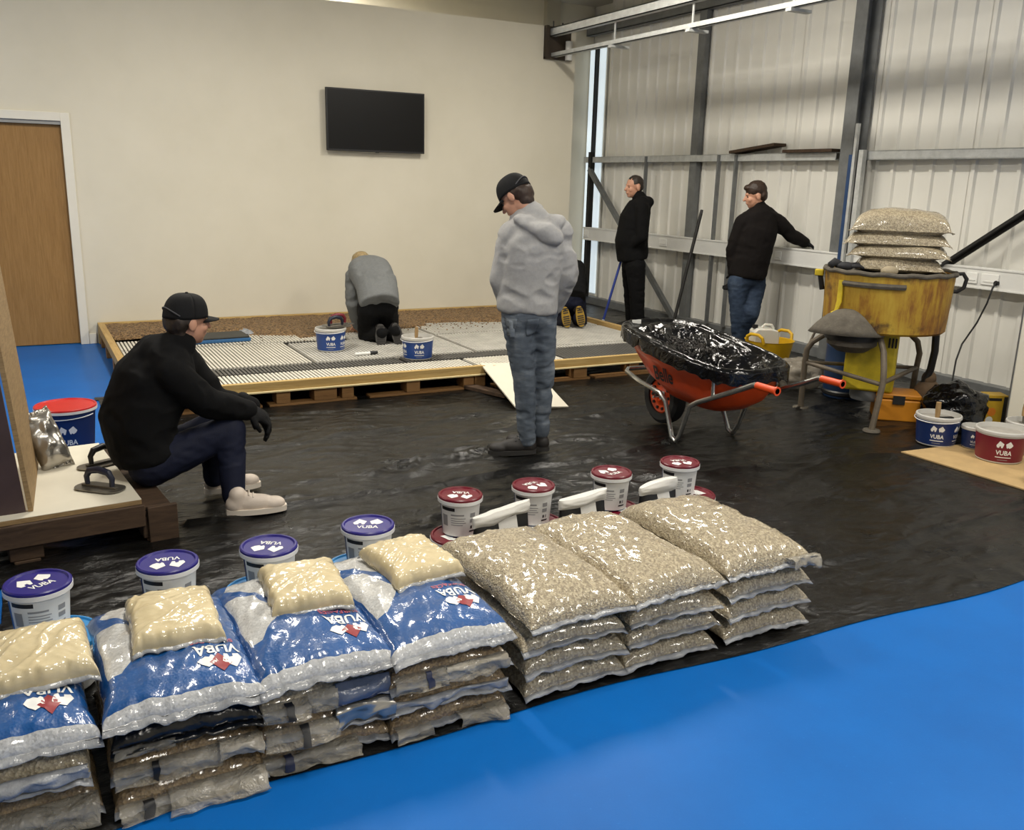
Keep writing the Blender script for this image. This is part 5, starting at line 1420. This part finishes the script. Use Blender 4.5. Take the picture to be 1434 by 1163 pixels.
        nn = normals(co, fs); d_ = np.array([noise.noise((p[0]*40, p[1]*40, p[2]*30)) for p in co]); co = co+nn*(d_*.004)[:, None]
        m = MB(); m.v = [tuple(Vector(p)-base) for p in co]; m.f = fs; m.m = [0]*len(fs); m.obj('hair', hm_, root, 3)
    if cap: cap_mesh(root, base, hc, hf, hu, hr, cap[0], head_s, cap[1], None, True)
    return root, base
V = Vector
# 1 -- standing man in grey hooded top, seen from behind
B1 = V((2.585, 4.61, .010)); at = plane_at(B1)
F = V((.05, 1, 0)).normalized(); Rt = V((1, -.05, 0))
J = dict(head=at(722, 276, .03), hf=V((-.42, .66, -.62)), hu=V((-.30, .55, .75)),
         spine=[at(738, 432), at(741, 395), at(747, 345, -.01), at(750, 316, 0), at(745, 302, .02)], rp=V((.95, -.30, 0)), rs=V((.92, -.38, 0)),
         shL=at(717, 330, -.02), shR=at(783, 326, .02), elL=at(703, 394, .0), elR=at(793, 384, .04), wrL=at(716, 432, .10), wrR=at(776, 428, .14),
         hdL=V((.3, .5, -.8)), hdR=V((-.3, .4, -.8)), hipL=at(725, 446, -.02), hipR=at(757, 444, .03), knL=at(734, 530, -.03), knR=at(761, 524, .05), anL=at(738, 616, 0), anR=at(757, 604, .08))
hd = [(at(751, 316, -.085), (.145, .06, .045), R3(.4, .30, -.45)), (at(763, 326, -.115), (.115, .045, .055), R3(.5, .42, -.45)), (at(730, 308, -.01), (.06, .085, .05), R3(.2, .7, 0)), (at(772, 310, -.02), (.075, .085, .04), R3(.2, -.3, 0)), (at(772, 333, -.12), (.06, .035, .035), R3(.4, .2, -.4))]
r1, b1 = person('person', 'person standing in grey hooded top, faded jeans and black cap', B1, J, M_GREYMARL, M_DENIM, None,
                [(.172, .125), (.168, .128), (.176, .132), (.150, .105), (.082, .078)], (.072, .062, .050), (.088, .064, .050), (M_HAIRBR, 'nape'), (M_CAP, .075), hd, 1.3, 'hooded_top', 'jeans', .019, .02, .98, None, .012)
foot(r1, b1, J['anL'], (-.88, .30), .30, M_BOOT, M_BOOTS, M_PRINTK, .06, 1.12, .016)
foot(r1, b1, J['anR'], (-.55, .80), .30, M_BOOT, M_BOOTS, M_PRINTK, .05, 1.12, .016)

# 2 -- man sitting on the pallet edge
B2 = V((.47, 4.50, .20)); at = plane_at(B2)
J = dict(head=at(262, 449, .02), hf=V((.93, .32, -.10)), hu=V((.12, 0, 1)),
         spine=[at(205, 632), at(192, 590), at(213, 535), at(238, 497), at(250, 484, .0)], rp=V((.25, -.95, 0)), rs=V((.40, -.9, 0)),
         shR=at(238, 524, -.15), shL=at(262, 512, .16), elR=at(292, 566, -.12), elL=at(302, 560, .14), wrR=at(346, 574, -.04), wrL=at(350, 570, .05),
         hdR=V((.85, .2, -.5)), hdL=V((.6, -.4, -.7)), hnR=V((0, .5, -.8)), hnL=V((0, -.5, -.8)),
         hipR=at(212, 652, -.09), hipL=at(220, 645, .09), knR=at(322, 602, -.06), knL=at(300, 596, .16), anR=at(327, 694, -.16), anL=at(300, 668, .13))
r2, b2 = person('person', 'person in black fleece and black cap sitting on the pallet edge', B2, J, M_BLKFLEECE, M_NAVYCL, M_GLOVE,
                [(.20, .150), (.205, .155), (.205, .150), (.165, .115), (.078, .075)], (.074, .062, .048), (.098, .074, .052), (M_HAIRDK, 'nape'), (M_CAP, .07), None, 4.7, 'fleece', 'tracksuit_bottoms', .016, .03)
g = on_z(318, 726, .010); shoe(r2, b2, V((g.x, g.y+.03, .018)), V((1, -.12, 0)), V((0, 0, 1)), .29, M_SNEAK, M_SOLEW, M_SOLEW, .0, 1.05)
g = on_z(288, 696, .010); shoe(r2, b2, V((g.x, g.y+.03, .018)), V((1, .05, 0)), V((0, 0, 1)), .29, M_SNEAK, M_SOLEW, M_SOLEW, .0, 1.05)

# 3 -- kneeling person in grey fleece at the gravel bed
B3 = on_z(535, 484, .152); B3 = V((B3.x, B3.y+.1, .156)); at = plane_at(B3)
J = dict(head=at(506, 372, .62), hf=V((-.35, .75, -.65)), hu=V((-.15, .55, .6)),
         spine=[at(530, 416, .06), at(527, 398, .18), at(518, 381, .36), at(512, 374, .48), at(509, 371, .54)], rp=V((.90, -.43, 0)), rs=V((.86, -.50, 0)),
         shL=at(495, 387, .40), shR=at(536, 381, .46), elL=at(494, 424, .42), elR=at(540, 420, .50), wrL=at(502, 458, .56), wrR=at(528, 456, .60),
         hdL=V((0, .9, -.3)), hdR=V((0, .9, -.3)), hipL=at(517, 432, .06), hipR=at(541, 430, .10), knL=at(514, 470, .26), knR=at(546, 470, .30), anL=at(534, 466, -.02), anR=at(553, 464, .0))
r3, b3 = person('person', 'person kneeling in grey fleece and black trousers beside the gravel bed', B3, J, M_GREYFL, M_BLKCLOTH, None,
                [(.180, .140), (.185, .145), (.195, .145), (.165, .11), (.078, .072)], (.070, .060, .046), (.105, .085, .060), (M_HAIRBL, 'bun'), None,
                [(at(516, 366, .47), (.11, .06, .05), R3(.3, .2, -.4))], 7.7, 'fleece', 'trousers', .014, .10)
for px, py, o in ((533, 454, -.045), (553, 453, -.03)):
    h = at(px, py, o); shoe(r3, b3, h, V((.18 if px > 540 else -.02, -.12, -1)), V((.2, 1, .0)), .205, M_BOOT, M_GREYSOLE, None, .0, 1.0, M_BOOTS)
# 4 -- second kneeling person, mostly hidden by the standing man
B4 = on_z(804, 462, .152); B4 = V((B4.x, B4.y+.1, .156)); at = plane_at(B4)
J = dict(head=at(776, 392, .66), hf=V((-.2, .6, -.8)), hu=V((0, .6, .5)),
         spine=[at(798, 410, .10), at(797, 394, .22), at(796, 379, .36), at(790, 378, .50), at(785, 382, .56)], rp=V((.80, -.6, 0)), rs=V((.80, -.6, 0)),
         shL=at(776, 388, .42), shR=at(811, 386, .40), elL=at(776, 418, .48), elR=at(815, 405, .50), wrL=at(780, 446, .62), wrR=at(800, 444, .66),
         hdL=V((0, .9, -.3)), hdR=V((0, .9, -.3)), hipL=at(787, 422, .10), hipR=at(806, 420, .12), knL=at(783, 452, .30), knR=at(812, 450, .34), anL=at(793, 446, .03), anR=at(810, 445, .04))
r4, b4 = person('person', 'person kneeling in black top with yellow-soled shoes at the platform corner', B4, J, M_BLKCLOTH, M_NAVYCL, M_GLOVE,
                [(.165, .13), (.170, .135), (.180, .135), (.155, .105), (.075, .07)], (.068, .058, .046), (.098, .078, .056), (M_HAIRDK, 'short'), None, None, 9.1, 'jacket', 'work_trousers', .010, .08)
for px, py, o in ((791, 430, -.03), (811, 429, -.02)):
    h = at(px, py, o); shoe(r4, b4, h, V((.15, -.10, -1)), V((.25, 1, .1)), .215, M_BOOT, M_YSOLE, None, .0, .92, M_BOOTS)
# 5 -- man in black standing by the cladding, facing the partition
B5 = V((6.04, 8.42, .010)); at = plane_at(B5)
J = dict(head=at(888, 262, .0), hf=V((-.97, .10, -.06)), hu=V((-.05, 0, 1)),
         spine=[at(886, 362), at(884, 338), at(889, 305), at(897, 283), at(895, 277)], rp=V((.25, .95, 0)), rs=V((.30, .92, 0)),
         shR=at(889, 292, .17), shL=at(899, 292, -.17), elR=at(883, 330, .21), elL=at(899, 332, -.21), wrR=at(874, 347, .10), wrL=at(876, 349, -.10),
         hdR=V((.1, -.9, -.1)), hdL=V((.1, .9, -.1)), hipL=at(890, 372, -.09), hipR=at(884, 372, .09), knL=at(892, 416, -.10), knR=at(884, 414, .10), anL=at(893, 458, -.10), anR=at(886, 452, .10))
r5, b5 = person('person', 'person all in black with cropped dark hair standing by the cladding', B5, J, M_BLKCLOTH, M_BLKCLOTH, None,
                [(.185, .165), (.190, .175), (.190, .155), (.160, .115), (.078, .075)], (.070, .060, .048), (.105, .085, .075), (M_HAIRDK, 'short'), None,
                [(at(906, 283, .0), (.06, .10, .06), R3(0, .3, 0))], 12.3, 'hooded_top', 'trousers', .008, .02, 1.0)
for s, o in (('L', 0), ('R', 0)):
    foot(r5, b5, J['an'+s], (-1, .05), .29, M_BOOT, M_BOOTS, None, .0, 1.0, .016)
# 6 -- man in dark jacket leaning on the trunking
B6 = V((6.36, 7.00, .010)); at = plane_at(B6)
J = dict(head=at(1058, 274, -.02), hf=V((-.85, .50, -.20)), hu=V((-.12, .05, 1)),
         spine=[at(1046, 384), at(1052, 355), at(1060, 322), at(1064, 298), at(1062, 290)], rp=V((.80, -.60, 0)), rs=V((.86, -.50, 0)),
         shL=at(1040, 312, -.06), shR=at(1086, 308, .05), elL=at(1026, 350, -.05), elR=at(1108, 330, .12), wrL=at(1028, 385, -.02), wrR=at(1127, 340, .20),
         hdL=V((.1, .4, -.8)), hdR=V((.8, -.2, -.35)), hnR=V((0, 0, -1)), hipL=at(1034, 396, -.06), hipR=at(1058, 396, .08), knL=at(1034, 450, -.08), knR=at(1052, 440, -.12), anL=at(1034, 496, -.03), anR=at(1030, 486, .10))
r6, b6 = person('person', 'person in dark jacket and jeans resting a gloved hand on the trunking', B6, J, M_BROWNBLK, M_DENIMD, M_GLOVE,
                [(.190, .150), (.195, .155), (.200, .145), (.165, .11), (.078, .075)], (.074, .062, .050), (.100, .076, .062), (M_HAIRBR, 'full'), None, None, 15.9, 'jacket', 'jeans', .010, .03, 1.03)
for s in 'LR':
    foot(r6, b6, J['an'+s], (-.8, .6), .29, M_BOOT, M_BOOTS, None, .0, 1.0, .016)

# back pockets and hem on the jeans of the man in the grey hooded top
def shrink(root, child, pts, name, mat, off=.004, n=8):
    tgt = [c for c in root.children if c.name.split('.')[0] == child][0]
    A_, B_, C_, D_ = [Vector(q)-root.location for q in pts]
    o = MB().grid(n, n, lambda u, v: (A_.lerp(B_, u)).lerp(D_.lerp(C_, u), v)).obj(name, mat, root, 3)
    s = o.modifiers.new('wrap', 'SHRINKWRAP'); s.target = tgt; s.wrap_method = 'PROJECT'; s.offset = off
    s.use_negative_direction = True; s.use_positive_direction = True; s.use_project_y = True; s.use_project_x = False; s.use_project_z = False
    t = o.modifiers.new('thick', 'SOLIDIFY'); t.thickness = .003
at = plane_at(B1)
for x0, x1 in ((713, 732), (746, 765)):
    shrink(r1, 'jeans', [at(x0, 450, -.18), at(x1, 449, -.18), at(x1-1, 473, -.18), at(x0+1, 474, -.18)], 'back_pocket', M_DENIM)
# rubber boot at the edge of the brown board
bt = thing('rubber_boot', 'black rubber boot standing at the edge of the brown board', 'boot', (4.97, 2.93, .018))
shoe(bt, V((4.97, 2.93, .018)), V((4.93, 2.96, .018)), V((.75, -.6, 0)), V((0, 0, 1)), .29, M_BLACKPL, M_BLACKPL, None, .12, 1.1)
